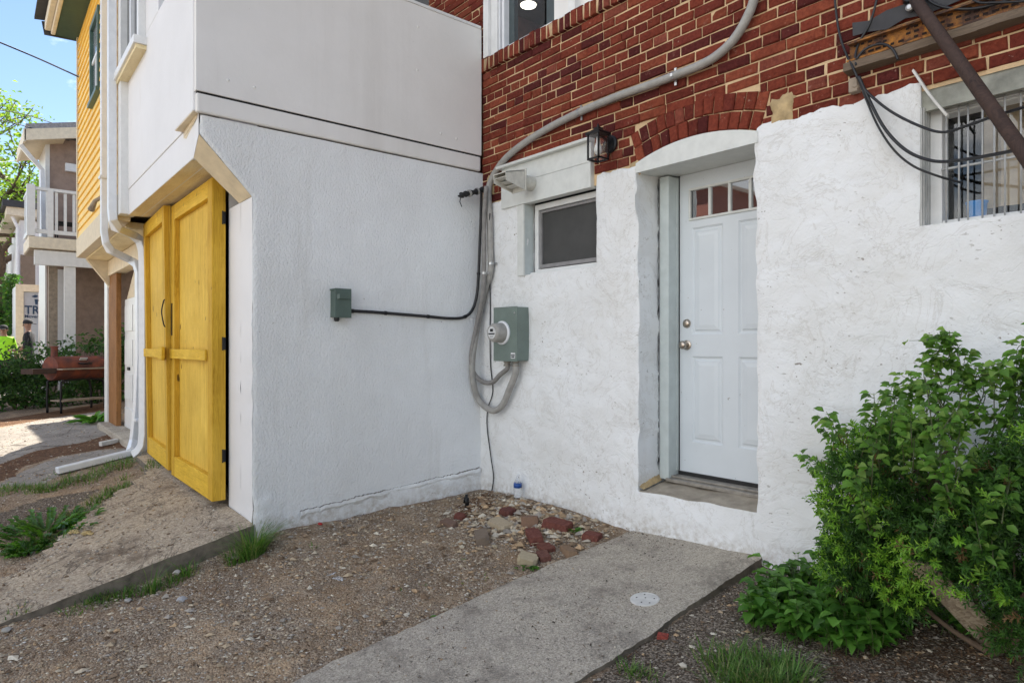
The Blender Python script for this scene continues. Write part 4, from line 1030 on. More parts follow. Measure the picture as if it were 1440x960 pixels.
while x < RX - .1: mb = MB(); mb.box(x, x + .05, yd + .01, yd + .05, dz + .385, rt - .045); mb.build('baluster', MAT['white_paint'], rl); x += .16
mb = MB(); py1 = PX(98, 420, RX - .1).y
mb.box(RX - .16, RX - .04, py1 - .10, py1 + .10, -.2, dz - .05); mb.box(RX - .12, RX - .0, py1 - .62, py1 + .6, dz - .35, dz - .05); mb.build('support_post', MAT['white_paint'], bh)
py2 = PX(75, 420, RX - .6).y
mb = MB(); mb.box(RX - .75, RX - .62, py2 - .08, py2 + .08, -.2, dz - .05); mb.build('support_post', MAT['weathered_wood'], bh)
mb = MB(); mb.box(BX - .05, BX + .02, wy + .02, PX(104, 420, BX).y, -.2, dz - .3); mb.build('white_panel', MAT['truck_white'], bh)
t = thing('balcony_chair', 'dark folding chair standing on the balcony behind the railing', 'chair', (RX - .6, PX(95, 320, RX - .5).y, dz + .22))
cx, cy = RX - .55, PX(95, 320, RX - .5).y
mb = MB(); mb.box(cx - .22, cx + .22, cy - .22, cy + .22, dz + .60, dz + .64); mb.build('seat', MAT['black_cloth'], t, bevel=.01)
mb = MB(); mb.box(cx - .22, cx + .22, cy + .2, cy + .24, dz + .66, dz + 1.1); mb.build('backrest', MAT['black_cloth'], t, bevel=.01)
for a in (-.2, .2):
    for b in (-.2, .2): mb = MB(); mb.tube([(cx + a, cy + b, dz + .22), (cx + a * .9, cy + b * .9, dz + .6)], .012, 6); mb.build('leg', MAT['dark_metal'], t)

far = thing('white_house', 'white house with an overhanging eave beyond the balcony house', 'house', (-24, 1, 0))
fy_ = PX(28, 340, -21.5).y
mb = MB(); mb.box(-28, -21.5, fy_, 6, 0, 5.2); mb.build('wall', MAT['truck_white'], far)
zz = PX(20, 298, -21.5).z
mb = MB(); mb.box(-28, -21.2, fy_ - .35, 6, zz - .15, zz + .1); mb.build('eave', MAT['beige_trim'], far)
mb = MB(); mb.box(-28, -21.1, fy_ - .45, 6, zz + .101, zz + .3); mb.build('roof', MAT['asphalt_roof'], far)
mb = MB(); mb.tube([(-21.4, fy_ - .2, zz - .15), (-21.4, fy_ - .06, zz - .5), (-21.4, fy_ - .06, .2)], .05, 8); mb.build('downspout', MAT['white_metal'], far)
p = PX(31, 385, -21.4); mb = MB(); mb.box(-21.5, -21.44, p.y - .1, p.y + .4, 2.6, 4.2); fwi = mb.build('window', MAT['white_paint'], far)
mb = MB(); mb.box(-21.439, -21.43, p.y - .04, p.y + .34, 2.68, 4.1); mb.build('pane', MAT['dark_glass'], fwi)
fb = thing('brick_house', 'small patch of red brick house at the far end of the alley', 'house', (-34, -2, 0))
y0_, y1_ = PX(-60, 420, -32).y, PX(13, 420, -32).y
mb = MB(); mb.box(-38, -32, y0_, y1_, 0, PX(5, 345, -32).z); mb.build('wall', MAT['far_brick'], fb)
mb = MB(); mb.box(-38.2, -31.8, y0_, y1_ + .2, PX(5, 345, -32).z, PX(5, 335, -32).z); mb.build('roof', MAT['asphalt_roof'], fb)
for k in (0, 1):
    p = PX(2, 390, -31.95); mb = MB(); mb.box(-32, -31.93, p.y - .35 - k * 1.5, p.y + .25 - k * 1.5, p.z - .5, p.z + .6); q = mb.build('window', MAT['white_paint'], fb)
    mb = MB(); mb.box(-31.929, -31.92, p.y - .27 - k * 1.5, p.y + .17 - k * 1.5, p.z - .42, p.z + .52); mb.build('pane', MAT['dark_glass'], q)

# the white truck body with lettering behind the hedge
TX = -17.6
tk = thing('moving_truck', 'white panelled truck body with dark lettering behind the hedge', 'truck', (TX - 1.5, PX(45, 440, TX).y, 0))
ya, yb, yc = PX(22, 440, TX).y, PX(53.5, 440, TX).y, PX(74, 440, TX).y
z1t, z0t = PX(45, 403, TX).z, .75
mb = MB(); mb.box(TX - 4, TX - .05, ya, yc, z0t, z1t); mb.build('cargo_box', MAT['truck_white'], tk)
mb = MB(); mb.box(TX - .05, TX + .04, ya, ya + .17, z0t, z1t - .142); mb.box(TX - .05, TX + .04, ya, yc, z1t - .14, z1t + .05); mb.build('door_frame', MAT['beige_trim'], tk)
mb = MB(); mb.box(TX - .049, TX - .02, ya + .18, yb, z0t, z1t - .15); pn = mb.build('rear_panel', MAT['truck_panel'], tk)
nb = 4
for k in range(nb):
    mb = MB(); a = yb + (yc - yb) * k / nb; b = yb + (yc - yb) * (k + 1) / nb - .012; mb.box(TX - .049, TX + .035, a, b, z0t, z1t - .15); mb.build('side_board', MAT['truck_white'], tk)
mb = MB(); mb.beam((TX + .045, yb + .0, PX(54, 423, TX).z), (TX + .045, yc, PX(72, 415, TX).z), .015, .03); mb.build('strap', MAT['weathered_wood'], tk)
def lettering(txt, p, size, parent, m, rot, ext=.004, sx=1.0):
    c = D.curves.new('lettering', 'FONT'); c.body = txt; c.size = size; c.extrude = ext; c.offset = size * .02
    o = D.objects.new('lettering_tmp', c); COL.objects.link(o); bpy.context.view_layer.update()
    me = D.meshes.new_from_object(o.evaluated_get(bpy.context.evaluated_depsgraph_get())); D.objects.remove(o)
    me.transform(Matrix.Diagonal((sx, 1, 1, 1)))
    me.transform(ROOTM[parent.name].inverted() @ Matrix.Translation(p) @ rot); me.materials.clear(); me.materials.append(m)
    ob_ = D.objects.new('lettering', me); COL.objects.link(ob_); ob_.parent = parent; return ob_
RX90 = Matrix(((0, 0, 1, 0), (1, 0, 0, 0), (0, 1, 0, 0), (0, 0, 0, 1)))      # text runs along +Y, faces +X
p = PX(34.6, 441, TX); s_ = PX(34, 429, TX).z - p.z
lettering('TRIB', (TX - .012, p.y, p.z), s_ * 1.38, pn, MAT['logo_navy'], RX90, sx=.85)
p = PX(34.6, 446.5, TX); lettering('Movers', (TX - .012, p.y, p.z), s_ * .5, pn, MAT['logo_navy'], RX90)
mb = MB(); a, b = PX(48, 417, TX), PX(51, 428, TX)
mb.prism([(TX - .012, a.y - .06, a.z), (TX - .012, a.y + .02, a.z - .03), (TX - .012, a.y + .13, a.z + .02), (TX - .012, a.y + .02, a.z + .05)], (.004, 0, 0))
mb.prism([(TX - .012, b.y - .02, b.z), (TX - .012, b.y + .03, b.z), (TX - .012, b.y + .04, b.z + .14), (TX - .012, b.y - .04, b.z + .14)], (.004, 0, 0)); mb.build('emblem', MAT['logo_navy'], pn)
for k in (0, 1):
    for yy in (ya + .1, yc - .3):
        mb = MB(); mb.lathe((TX - .9 - 2.2 * k, yy, .45), (0, 1, 0), [(0, .25), (0, .36), (.22, .36), (.22, .25)], 18); mb.build('wheel', MAT['black_rubber'], tk)

# ------------------------------------------------------------------ the two people behind the hedge
def person(label, px, topy, dep, facing, shirt, cap, build=1.0, arms=0, logo=False):
    hp = PD(px, topy, dep); gz = .08; Ht = hp.z - gz; bx, by = hp.x, hp.y
    root = thing('person', label, 'person', (bx, by, gz), facing)
    MR = ROOTM[root.name]; k = Ht / 1.76; kb = k * build
    vs_, ed, rd = [], [], []
    def add(p, r, par=None):
        vs_.append(Vector(p) * k); rd.append(r * kb if isinstance(r, float) else (r[0] * kb, r[1] * kb))
        if par is not None: ed.append((par, len(vs_) - 1))
        return len(vs_) - 1
    pel = add((0, 0, .96), (.15, .11)); sp1 = add((0, .0, 1.12), (.145, .105), pel); ch = add((0, .01, 1.32), (.17, .12), sp1); nk0 = add((0, .0, 1.46), (.08, .07), ch)
    nk = add((0, -.005, 1.53), .052, nk0); h0 = add((0, -.015, 1.60), (.070, .082), nk); h1 = add((0, -.015, 1.68), (.074, .09), h0); add((0, -.01, 1.735), (.055, .065), h1)
    for s_ in (-1, 1):
        sh = add((s_ * .185, .01, 1.40), .062, ch); el = add((s_ * .25, .02, 1.13), .045, sh)
        if arms: wr = add((s_ * .20, -.20, 1.02), .033, el); hn = add((s_ * .17, -.28, 1.03), (.04, .022), wr)
        else: wr = add((s_ * .26, -.05, .89), .033, el); hn = add((s_ * .26, -.08, .79), (.022, .042), wr)
        hp_ = add((s_ * .09, 0, .86), .085, pel); kn = add((s_ * .10, -.01, .48), .060, hp_); an = add((s_ * .10, .02, .09), .042, kn); add((s_ * .105, -.14, .035), (.045, .03), an)
    me = D.meshes.new('body'); me.from_pydata(vs_, ed, []); o = D.objects.new('body', me); COL.objects.link(o)
    sk = o.modifiers.new('skin', 'SKIN'); o.modifiers.new('sub', 'SUBSURF').levels = 1
    if not me.skin_vertices: me.attributes  # the layer comes with the modifier
    lay = me.skin_vertices[0] if len(me.skin_vertices) else None
    if lay:
        for i, r in enumerate(rd): lay.data[i].radius = r if isinstance(r, tuple) else (r, r)
        lay.data[0].use_root = True
    bpy.context.view_layer.update()
    m2 = D.meshes.new_from_object(o.evaluated_get(bpy.context.evaluated_depsgraph_get())); D.objects.remove(o)
    for m in ('skin', shirt, 'black_cloth'): m2.materials.append(MAT[m])
    for pl in m2.polygons:
        c = pl.center / k; pl.use_smooth = True
        if c.z > 1.47 or (c.z < 1.12 and abs(c.x) > .15 and c.z > .7 and (abs(c.y) > .04 or c.z < .95)): pl.material_index = 0
        elif c.z > .90: pl.material_index = 1
        else: pl.material_index = 2
    body = D.objects.new('body', m2); COL.objects.link(body); body.parent = root; ROOTM[body.name] = MR
    X = MR @ Matrix.Diagonal((k, k, k, 1))
    f = MB(X)                                                    # cap with peak, worn as in the photo
    f.lathe((0, -.012, 1.655), (0, 0, 1), [(0, .098), (.04, .101), (.08, .085), (.105, .05), (.115, .01)], 18); pk = 1 if cap == 'back' else -1
    f.prism([(-.06, pk * .085 - .012, 1.66), (.06, pk * .085 - .012, 1.66), (.045, pk * .165 - .012, 1.645), (-.045, pk * .165 - .012, 1.645)], (0, 0, .012)); f.build('cap', MAT['black_cloth'], root, smooth=True, sharp=40)
    f = MB(X); f.prism([(-.014, -.098, 1.60), (.014, -.098, 1.60), (.0, -.128, 1.605), (0, -.10, 1.645)], (0, .01, 0)); f.box(-.02, .02, -.104, -.09, 1.567, 1.573); f.build('nose', MAT['skin'], root, smooth=True)
    f = MB(X)
    for s_ in (-1, 1): f.lathe((s_ * .03, -.096, 1.643), (0, -1, 0), [(0, .011), (.006, .008), (.008, .002)], 8)
    f.build('eye', MAT['black_cloth'], root)
    for s_ in (-1, 1): f = MB(X); f.lathe((s_ * .076, .0, 1.63), (s_, 0, 0), [(0, .026), (.012, .03), (.018, .02)], 10); f.build('ear', MAT['skin'], root, smooth=True)
    for s_ in (-1, 1):                                           # five fingers on each hand
        base = Vector((s_ * .17, -.30, 1.03)) if arms else Vector((s_ * .26, -.09, .755)); dn = Vector((0, -1, -.3)) if arms else Vector((0, -.15, -1))
        f = MB(X)
        for q, L in enumerate((.07, .078, .072, .058)):
            sd = Vector((.022 * (q - 1.5), 0, 0)) if arms else Vector((0, .022 * (q - 1.5), 0)); b0 = base + sd
            f.tube([b0, b0 + dn * L * .55, b0 + dn * L * .9 + Vector((0, -.012, -.012))], [.0095, .009, .007], 6)
        th = Vector((-s_ * .045, 0, .01)) if arms else Vector((0, -.045, .01))
        f.tube([base - dn * .05, base - dn * .02 + th * .8, base + dn * .02 + th], [.011, .010, .008], 6); f.build('fingers', MAT['skin'], root, smooth=True)
    if logo:
        f = MB(X)
        for q in range(5): f.box(-.08 + .035 * q, -.055 + .035 * q, .135, .14, 1.22 + .02 * (q % 3), 1.30)
        f.build('back_print', MAT['white_print'], root)
    return root
person('person in a hi-vis yellow shirt and dark cap behind the hedge', 5, 457, 16.2, math.radians(80), 'hi_vis', 'front', 1.15)
person('person in a black jacket and backward cap before the white truck', 40, 449, 16.0, math.radians(-20), 'black_cloth', 'back', 1.0, 1)

# ------------------------------------------------------------------ rusty barrel grill by the hedge
ga = Vector((-9.82, -2.20, 0)); gb = Vector((-10.28, -1.34, 0)); gu = (gb - ga).normalized(); gn = Vector((gu.y, -gu.x, 0))
if gn.dot(CAM - ga) < 0: gn = -gn
gz = .03
gr = thing('barrel_grill', 'rusty barrel charcoal grill with chimney standing in front of the hedge', 'grill', (ga.x, ga.y, gz))
def G(u, n, z): return ga + gu * u + gn * n + Vector((0, 0, gz + z))
Lg = (gb - ga).length; zc_ = .80
mb = MB(); n = 16
def halfbarrel(mb, a0, a1, r):
    ra = [[mb.V(G(u, math.cos(a0 + (a1 - a0) * k / n) * r, zc_ + math.sin(a0 + (a1 - a0) * k / n) * r)) for k in range(n + 1)] for u in (.03, Lg)]
    for k in range(n): mb.Fa((ra[0][k], ra[0][k + 1], ra[1][k + 1], ra[1][k]))
    mb.Fa(ra[0][::-1]); mb.Fa(ra[1])
halfbarrel(mb, math.radians(2), math.radians(178), .215); lid = mb.build('lid', MAT['grill'], gr, sharp=40)
mb = MB(); halfbarrel(mb, math.radians(-178), math.radians(-2), .21); mb.build('fire_bowl', MAT['grill'], gr, sharp=40)
mb = MB(); q = [G(Lg * .42, .20, zc_ + .09), G(Lg * .42, .27, zc_ + .08), G(Lg * .62, .27, zc_ + .08), G(Lg * .62, .20, zc_ + .09)]; mb.tube(q, .014, 8); mb.build('lid_handle', MAT['dark_metal'], lid, smooth=True)
mb = MB(); mb.beam(G(Lg * .46, .175, zc_ + .165), G(Lg * .60, .175, zc_ + .165), .012, .055, up=gn * .6 + Vector((0, 0, .7))); mb.build('thermometer_plate', MAT['white_print'], lid)
mb = MB(); mb.lathe(G(.10, .0, zc_ + .18), (0, 0, 1), [(0, .055), (.20, .055), (.20, .075), (.215, .075), (.22, .05)], 16); mb.build('chimney', MAT['grill'], gr, smooth=True, sharp=40)
mb = MB(); mb.beam(G(-.0, .30, zc_ - .01), G(Lg + .05, .30, zc_ - .01), .16, .022); mb.build('front_shelf', MAT['weathered_wood'], gr)
mb = MB(); mb.beam(G(-.40, .05, zc_ - .04), G(.0, .05, zc_ - .04), .32, .09); mb.build('side_shelf', MAT['pole_wood'], gr)
mb = MB(); mb.beam(G(.08, .1, .22), G(Lg - .05, .1, .22), .35, .025); mb.build('bottom_shelf', MAT['weathered_wood'], gr)
for nn_ in (-.17, .2):
    q = smoothpath([G(.09, nn_, 0), G(.09, nn_, .45), G(.17, nn_, .58), G(Lg - .2, nn_, .58), G(Lg - .08, nn_, .45), G(Lg - .06, nn_, 0)], 6)
    mb = MB(); mb.tube(q, .02, 8); mb.build('leg_frame', MAT['dark_metal'], gr, smooth=True)

# ------------------------------------------------------------------ fixtures on the walls
def pa(L, off): return [PA(x, y, off) for x, y in L]
# wall lantern
lc = PA(857, 203, 0.0); t = thing('wall_lantern', 'black four sided wall lantern with clear panes on the brick beside the door', 'wall lamp', tuple(lc))
mb = MB(); mb.lathe((lc.x, .012, lc.z), (0, -1, 0), [(0, .062), (.012, .062), (.02, .052), (.022, .02)], 24); mb.build('back_plate', MAT['dark_metal'], t, sharp=35)
lx, ly = lc.x, -.115
mb = MB(); mb.tube(smoothpath([(lx, -.01, lc.z + .01), (lx, -.06, lc.z + .035), (lx, -.10, lc.z + .05), (lx, -.115, lc.z + .055)], 4), .010, 8); mb.build('arm', MAT['dark_metal'], t, smooth=True)
zt, zb_ = lc.z + .045, lc.z - .125
mb = MB()
for a in (-1, 1):
    for b in (-1, 1): mb.box(lx + a * .048 - .005, lx + a * .048 + .005, ly + b * .048 - .005, ly + b * .048 + .005, zb_, zt)
    mb.box(lx - .053, lx + .053, ly + a * .048 - .005, ly + a * .048 + .005, zb_ - .006, zb_ + .006); mb.box(lx + a * .048 - .005, lx + a * .048 + .005, ly - .053, ly + .053, zb_ - .006, zb_ + .006)
lb = mb.build('cage', MAT['dark_metal'], t)
mb = MB(); P_ = [(-.062, -.062), (.062, -.062), (.062, .062), (-.062, .062)]; Q_ = [(-.022, -.022), (.022, -.022), (.022, .022), (-.022, .022)]
a0 = [(lx + x, ly + y, zt - .006) for x, y in P_]; a1 = [(lx + x, ly + y, zt + .008) for x, y in P_]; a2 = [(lx + x, ly + y, zt + .035) for x, y in Q_]; a3 = [(lx + x, ly + y, zt + .045) for x, y in Q_]
for A_, B_ in ((a0, a1), (a1, a2), (a2, a3)):
    for k in range(4): mb.face([A_[k], A_[(k + 1) % 4], B_[(k + 1) % 4], B_[k]])
mb.face(a0[::-1]); mb.face(a3); mb.lathe((lx, ly, zt + .044), (0, 0, 1), [(0, .008), (.015, .008), (.024, .005), (.03, .001)], 10); mb.build('roof_cap', MAT['dark_metal'], t)
for a, b in ((0, -1), (0, 1), (-1, 0), (1, 0)):
    mb = MB(); mb.box(lx - (.042 if a == 0 else .001) + a * .048, lx + (.042 if a == 0 else .001) + a * .048, ly - (.042 if b == 0 else .001) + b * .048, ly + (.042 if b == 0 else .001) + b * .048, zb_ + .007, zt - .007); mb.build('pane', MAT['glass'], t)
mb = MB(); mb.lathe((lx, ly, zb_ + .03), (0, 0, 1), [(0, .004), (.006, .018), (.03, .028), (.055, .024), (.085, .013), (.11, .012), (.125, .012)], 16); mb.build('bulb', MAT['bulb_white'], t, smooth=True)

# meter box
t = thing('electric_meter', 'grey green electric meter box with a round meter on the stucco wall', 'meter', (.48, 0, 1.34))
mx0, mx1, md, mz0, mz1 = .335, .625, -.118, 1.125, 1.548
mb = MB(); mb.box(mx0, mx1, md, .02, mz0, mz1); mb.build('meter_box', MAT['box_green_grey'], t, bevel=.007)
mb = MB(); mb.box(mx0 - .003, mx1 + .003, md - .006, md - .001, mz0 - .004, mz1 + .004); cv = mb.build('cover_plate', MAT['box_green_grey'], t, bevel=.003)
mb = MB(); mb.lathe((.600, md - .006, 1.50), (0, -1, 0), [(0, .008), (.006, .007), (.008, .003)], 10); mb.build('screw', MAT['galvanised'], cv)
mb = MB(); mb.box(.555, .605, md - .0085, md - .0062, 1.145, 1.19); lbp = mb.build('sticker', MAT['white_print'], cv)
mb = MB(); mb.box(.558, .602, md - .0092, md - .0086, 1.168, 1.176); mb.box(.562, .598, md - .0092, md - .0086, 1.153, 1.163); mb.build('print', MAT['dark_metal'], cv)
mc = (.45, md - .006, 1.347)
mb = MB(); mb.lathe(mc, (0, -1, 0), [(0, .094), (.012, .094), (.016, .088), (.018, .078)], 32); mb.build('ring', MAT['white_metal'], t, sharp=40)
mb = MB(); mb.lathe(mc, (0, -1, 0), [(.014, .080), (.09, .074), (.105, .066), (.110, .050)], 32); mt_ = mb.build('meter_dome', MAT['conduit_grey'], t, sharp=50)
mb = MB(); mb.lathe((mc[0], mc[1] - .1102, mc[2]), (0, -1, 0), [(0, .048), (.002, .047)], 28); fc = mb.build('meter_face', MAT['white_print'], mt_)
mb = MB(); y = mc[1] - .1125; mb.box(mc[0] - .018, mc[0] + .018, y - .001, y, mc[2] + .008, mc[2] + .030); mb.prism([(mc[0] - .044, y, mc[2] - .004), (mc[0] + .044, y, mc[2] - .004), (mc[0] + .034, y, mc[2] - .014), (mc[0] - .034, y, mc[2] - .014)], (0, -.001, 0)); mb.box(mc[0] - .02, mc[0] + .02, y - .001, y, mc[2] - .032, mc[2] - .028); mb.build('display', MAT['dark_metal'], mt_)
for cxm in (.43, .535):
    mb = MB(); mb.lathe((cxm, -.06, mz0 - .002), (0, 0, -1), [(0, .030), (.012, .030), (.012, .024), (.03, .024), (.032, .03), (.042, .03)], 14); mb.build('connector', MAT['threshold_metal'], t, sharp=40)
def pk(L, off):
    o_ = []
    for x, y in L:
        p = PA(x, y, off); o_.append(p if p.x > .045 else PX(x, y, .045))
    return o_
# service conduit over the brick and down to the meter
def cable(label, name, pts, r, m, cat, clips=(), group=None, n=10):
    mb = MB(); mb.tube(pts, r, n); o = mb.build(name, MAT[m], None, smooth=True); tag(o, label, cat, group)
    for c in clips:
        i = min(range(len(pts)), key=lambda k: (pts[k] - c).length); i = min(max(i, 1), len(pts) - 2)
        tdir = (pts[i + 1] - pts[i - 1]).normalized(); mb = MB()
        mb.tube([pts[i] - tdir * .009, pts[i] + tdir * .009], r + .003, n)
        yv = Vector((0, 1, 0)).cross(tdir).normalized() if abs(tdir.y) < .8 else Vector((0, 0, 1))
        if name != 'branch_cable': yv2 = yv; mb.beam(pts[i] + yv2 * (r + .028) + Vector((0, r * .7, 0)), pts[i] - yv2 * (r + .028) + Vector((0, r * .7, 0)), .016, .006, up=(0, 1, 0))
        mb.build('clip', MAT['galvanised' if name != 'branch_cable' else 'dark_metal'], o)
    return o
Lc = [(1066, -40), (1062, -8), (1052, 22), (1030, 58), (998, 85), (955, 104), (910, 121), (865, 137), (815, 158), (770, 181), (735, 203), (712, 222), (698, 240), (689, 258)]
c1 = smoothpath(pa(Lc, -.025), 6)
Lc2 = [(687, 275), (688.5, 310), (689.5, 350), (690, 380), (684, 402), (675, 440), (667.5, 480), (664, 510), (666, 540), (674, 563)]
c1 = smoothpath(pa(Lc, -.025) + pk(Lc2, -.035) + [PA(692, 577, -.07), PA(706, 570, -.06), PA(716, 548, -.06), Vector((.535, -.06, 1.03)), Vector((.535, -.06, 1.10))], 6)
cable('grey service conduit sweeping up across the red brick', 'service_conduit', c1, .0265, 'conduit_grey', 'conduit', [PA(950, 105, -.025), PA(817, 157, -.025), PA(690, 372, -.028)])
c2 = smoothpath(pk([(684, 262), (681, 300), (681, 350), (680.5, 390), (678, 420), (671, 455), (664, 490), (663, 512), (668, 527), (680, 537)], -.085) + [PA(693, 537, -.08), PA(703, 527, -.065), Vector((.43, -.06, 1.06)), Vector((.43, -.06, 1.10))], 6)
cable('thinner grey cable looping up into the left of the meter box', 'meter_cable', c2, .0195, 'cable_grey', 'cable', [PA(681, 383, -.085)])
# black cable down the corner and along the bay wall to the disconnect box
c3 = [PX(677, 268, .045), PX(676, 310, .035), PX(674.5, 350, .03), PX(673, 385, .03), PX(670.5, 415, .028), PX(664, 436, .026), PX(652, 446, .024), PX(632, 447.5, .022), PX(602, 445, .022), PX(560, 441.5, .022), PX(520, 438.5, .022), PX(489, 437, .03)]
c3 = smoothpath(c3, 7)
cable('black cable running along the white bay wall to the small green box', 'branch_cable', c3, .0125, 'cable_black', 'cable', [PX(496, 437.5, .02), PX(545, 440.5, .02), PX(602, 445, .02), PX(654, 446, .02), PX(673, 384, .03)])
cw = smoothpath([PA(689, 300, -.05), PA(686.5, 330, -.05), PA(687, 352, -.045), PA(689.5, 420, -.012), PA(689, 470, -.02), PA(690, 515, -.02), PA(693, 550, -.015), PA(686, 575, -.02), PA(685, 600, -.015), PA(690, 640, -.015), PA(694, 670, -.02), PA(691, 694, -.03)], 5)
cable('thin black ground wire hanging down past the meter to the rubble', 'ground_wire', cw, .0048, 'cable_black', 'wire', n=6)
# taped cable end
tp = [PX(692, 262, .10), PX(684, 265, .10), PX(672, 269, .10), PX(660, 272, .10), PX(650, 274, .10), PX(648, 277, .10)]
mb = MB(); mb.tube(smoothpath(tp, 5), [.022 + .006 * math.sin(k * 1.9) for k in range(26)], 10); o = mb.build('cable_end', MAT['tape_black'], None, smooth=True); tag(o, 'cable end wrapped in black tape sticking out at the wall corner', 'cable end')
for q in (672, 661): mb = MB(); a = PX(q, 269 + (672 - q) * .25, .10); b = PX(q - 2, 269 + (674 - q) * .25, .10); mb.tube([a, b], .030, 10); mb.build('tape_band', MAT['conduit_grey'], o)
mb = MB(); mb.tube([tp[-1], tp[-1] + Vector((0, -.01, -.04)), tp[-1] + Vector((.0, .01, -.08))], .004, 6); mb.build('loose_wire', MAT['cable_black'], o)
# disconnect box
p0, p1 = PX(460, 406.5, 0), PX(487, 446, 0)
t = thing('disconnect_box', 'small dark green electrical disconnect box on the sprayed bay wall', 'electrical box', (0, (p0.y + p1.y) / 2, (p0.z + p1.z) / 2))
zt_, zb2 = p0.z, p1.z - .004
mb = MB(); mb.box(-.01, .085, p0.y + .025, p1.y - .012, zb2, zt_ - .01); mb.build('case', MAT['disconnect_green'], t, bevel=.003)
mb = MB(); mb.box(.086, .096, p0.y + .018, p1.y - .006, zb2 - .004, zt_ + .003); mb.box(-.005, .0855, p0.y + .018, p1.y - .006, zt_ - .009, zt_ + .002); cv = mb.build('cover', MAT['disconnect_green'], t, bevel=.002)
mb = MB(); ym = (p0.y + p1.y) / 2; mb.prism([(.097, ym - .045, zt_ - .075), (.097, ym + .055, zt_ - .075), (.112, ym + .055, zt_ - .072), (.112, ym - .03, zt_ - .072)], (0, 0, .035)); mb.build('hasp', MAT['disconnect_green'], cv)
mb = MB(); mb.lathe((.04, p0.y + .055, zb2), (0, 0, -1), [(0, .020), (.022, .020), (.03, .014)], 14); mb.build('cable_gland', MAT['black_rubber'], t, sharp=40)
mb = MB(); mb.lathe((.035, p1.y - .012, PX(490, 437, .03).z), (0, 1, 0), [(0, .020), (.02, .020), (.02, .014), (.035, .014)], 14); mb.build('side_connector', MAT['black_rubber'], t, sharp=40)
# dryer vent
vc = PA(750, 259, 0.0); t = thing('dryer_vent', 'cream louvred dryer vent hood on a round duct beside the small window', 'vent', tuple(vc))
mb = MB(); mb.lathe((vc.x, .02, vc.z), (0, -1, 0), [(0, .056), (.15, .056)], 24); mb.build('duct', MAT['plastic_cream'], t, sharp=40)
mb = MB(); V0 = Vector((vc.x, -.125, vc.z)); wv = .075
mb.box(V0.x - .082, V0.x + .082, -.152, -.14, V0.z - .085, V0.z + .085); fl = mb.build('flange', MAT['plastic_cream'], t, bevel=.004)
mb = MB()
tA = [(-wv, -.155, .072), (wv, -.155, .072), (wv, -.34, .03), (-wv, -.34, .03)]; pt = [V0 * 0 + Vector((V0.x + a, b, V0.z + c)) for a, b, c in tA]; mb.prism(pt, (0, 0, -.007))
for s_ in (-1, 1): mb.prism([(V0.x + s_ * wv, -.155, V0.z + .07), (V0.x + s_ * wv, -.34, V0.z + .028), (V0.x + s_ * wv, -.335, V0.z - .035), (V0.x + s_ * wv, -.155, V0.z - .08)], (-s_ * .006, 0, 0))
mb.build('hood', MAT['plastic_cream'], t)
for k in range(3):
    mb = MB(); y = -.18 - .05 * k; z = V0.z - .055 + .022 * k; mb.prism([(V0.x - wv + .008, y, z), (V0.x + wv - .008, y, z), (V0.x + wv - .008, y - .05, z - .012 + .02), (V0.x - wv + .008, y - .05, z - .012 + .02)], (0, 0, .004)); mb.build('louvre', MAT['plastic_cream'], t)

# ------------------------------------------------------------------ old awning steel, pole and hanging cables
a = PA(1196, 92, 0)
t = thing('rusty_lintel', 'rusted perforated steel channel with a weathered wood strip over the barred window', 'lintel', (a.x, 0, a.z))
x0 = a.x
pf = MB(); mb = MB(); mb.box(x0, 5.6, -.008, .02, 2.665, 2.755); k = x0 + .02
while k < 5.5:
    for zz in (2.69, 2.715, 2.738):
        if rnd.random() < .8: pf.box(k, k + rnd.uniform(.014, .027), -.0095, -.0085, zz, zz + .011)
    k += .034
mb.box(x0, 5.6, -.040, -.0082, 2.748, 2.757); mb.box(x0, 5.6, -.045, -.0082, 2.661, 2.669); chn = mb.build('channel', MAT['rust'], t); pf.build('perforations', MAT['rust_dark'], chn)
mb = MB(); n = 40; L_ = []
for k in range(n + 1):
    x = x0 - .015 + (5.6 - x0) * k / n; w_ = .012 * noise.noise((x * 5, 1, 2)); L_.append((x, w_))
for (xa, wa), (xb, wb) in zip(L_, L_[1:]): mb.prism([(xa, -.05 + wa, 2.618 - wa * .5), (xa, .02, 2.61), (xa, .02, 2.660), (xa, -.05 + wa, 2.657)], (xb - xa, wb - wa, 0))
mb.build('wood_strip', MAT['grey_wood'], t)
mb = MB(); st = []
f0 = PA(1200, 55, 0)
for k in range(30):
    x = f0.x + (5.4 - f0.x) * k / 29; st.append((x, 2.82 + .012 * noise.noise((x * 9, 1, 1)) + .01 * (k % 3 == 0), .035 + .018 * noise.noise((x * 14, 5, 1))))
for (xa, za, ha), (xb, zb, hb) in zip(st, st[1:]):
    mb.face([(xa, -.006, za - ha), (xb, -.006, zb - hb), (xb, -.012, zb + hb), (xa, -.012, za + ha)]); mb.face([(xa, -.012, za + ha), (xb, -.012, zb + hb), (xb, .02, zb + hb + .01), (xa, .02, za + ha + .01)])
o = mb.build('roof_flashing', MAT['asphalt_roof'], None, smooth=True); tag(o, 'torn black tar flashing strip on the brick above the rusted steel', 'flashing')
pt, pe = PA(1283, -6, -.02), PA(1440, 216, -.45)
t = thing('awning_pole', 'dark weathered pole leaning from the brick wall across the barred window', 'pole', tuple(pt))
dv_ = (pe - pt); end = pt + dv_ * ((pt.z + .1) / (pt.z - pe.z)); pts = [pt + (end - pt) * k / 14 + Vector((0, 0, 0)) for k in range(15)]
mb = MB(); mb.tube(pts, [.026 + .004 * noise.noise((k * .9, 2, 2)) for k in range(15)], 10); mb.build('shaft', MAT['pole_wood'], t, smooth=True)
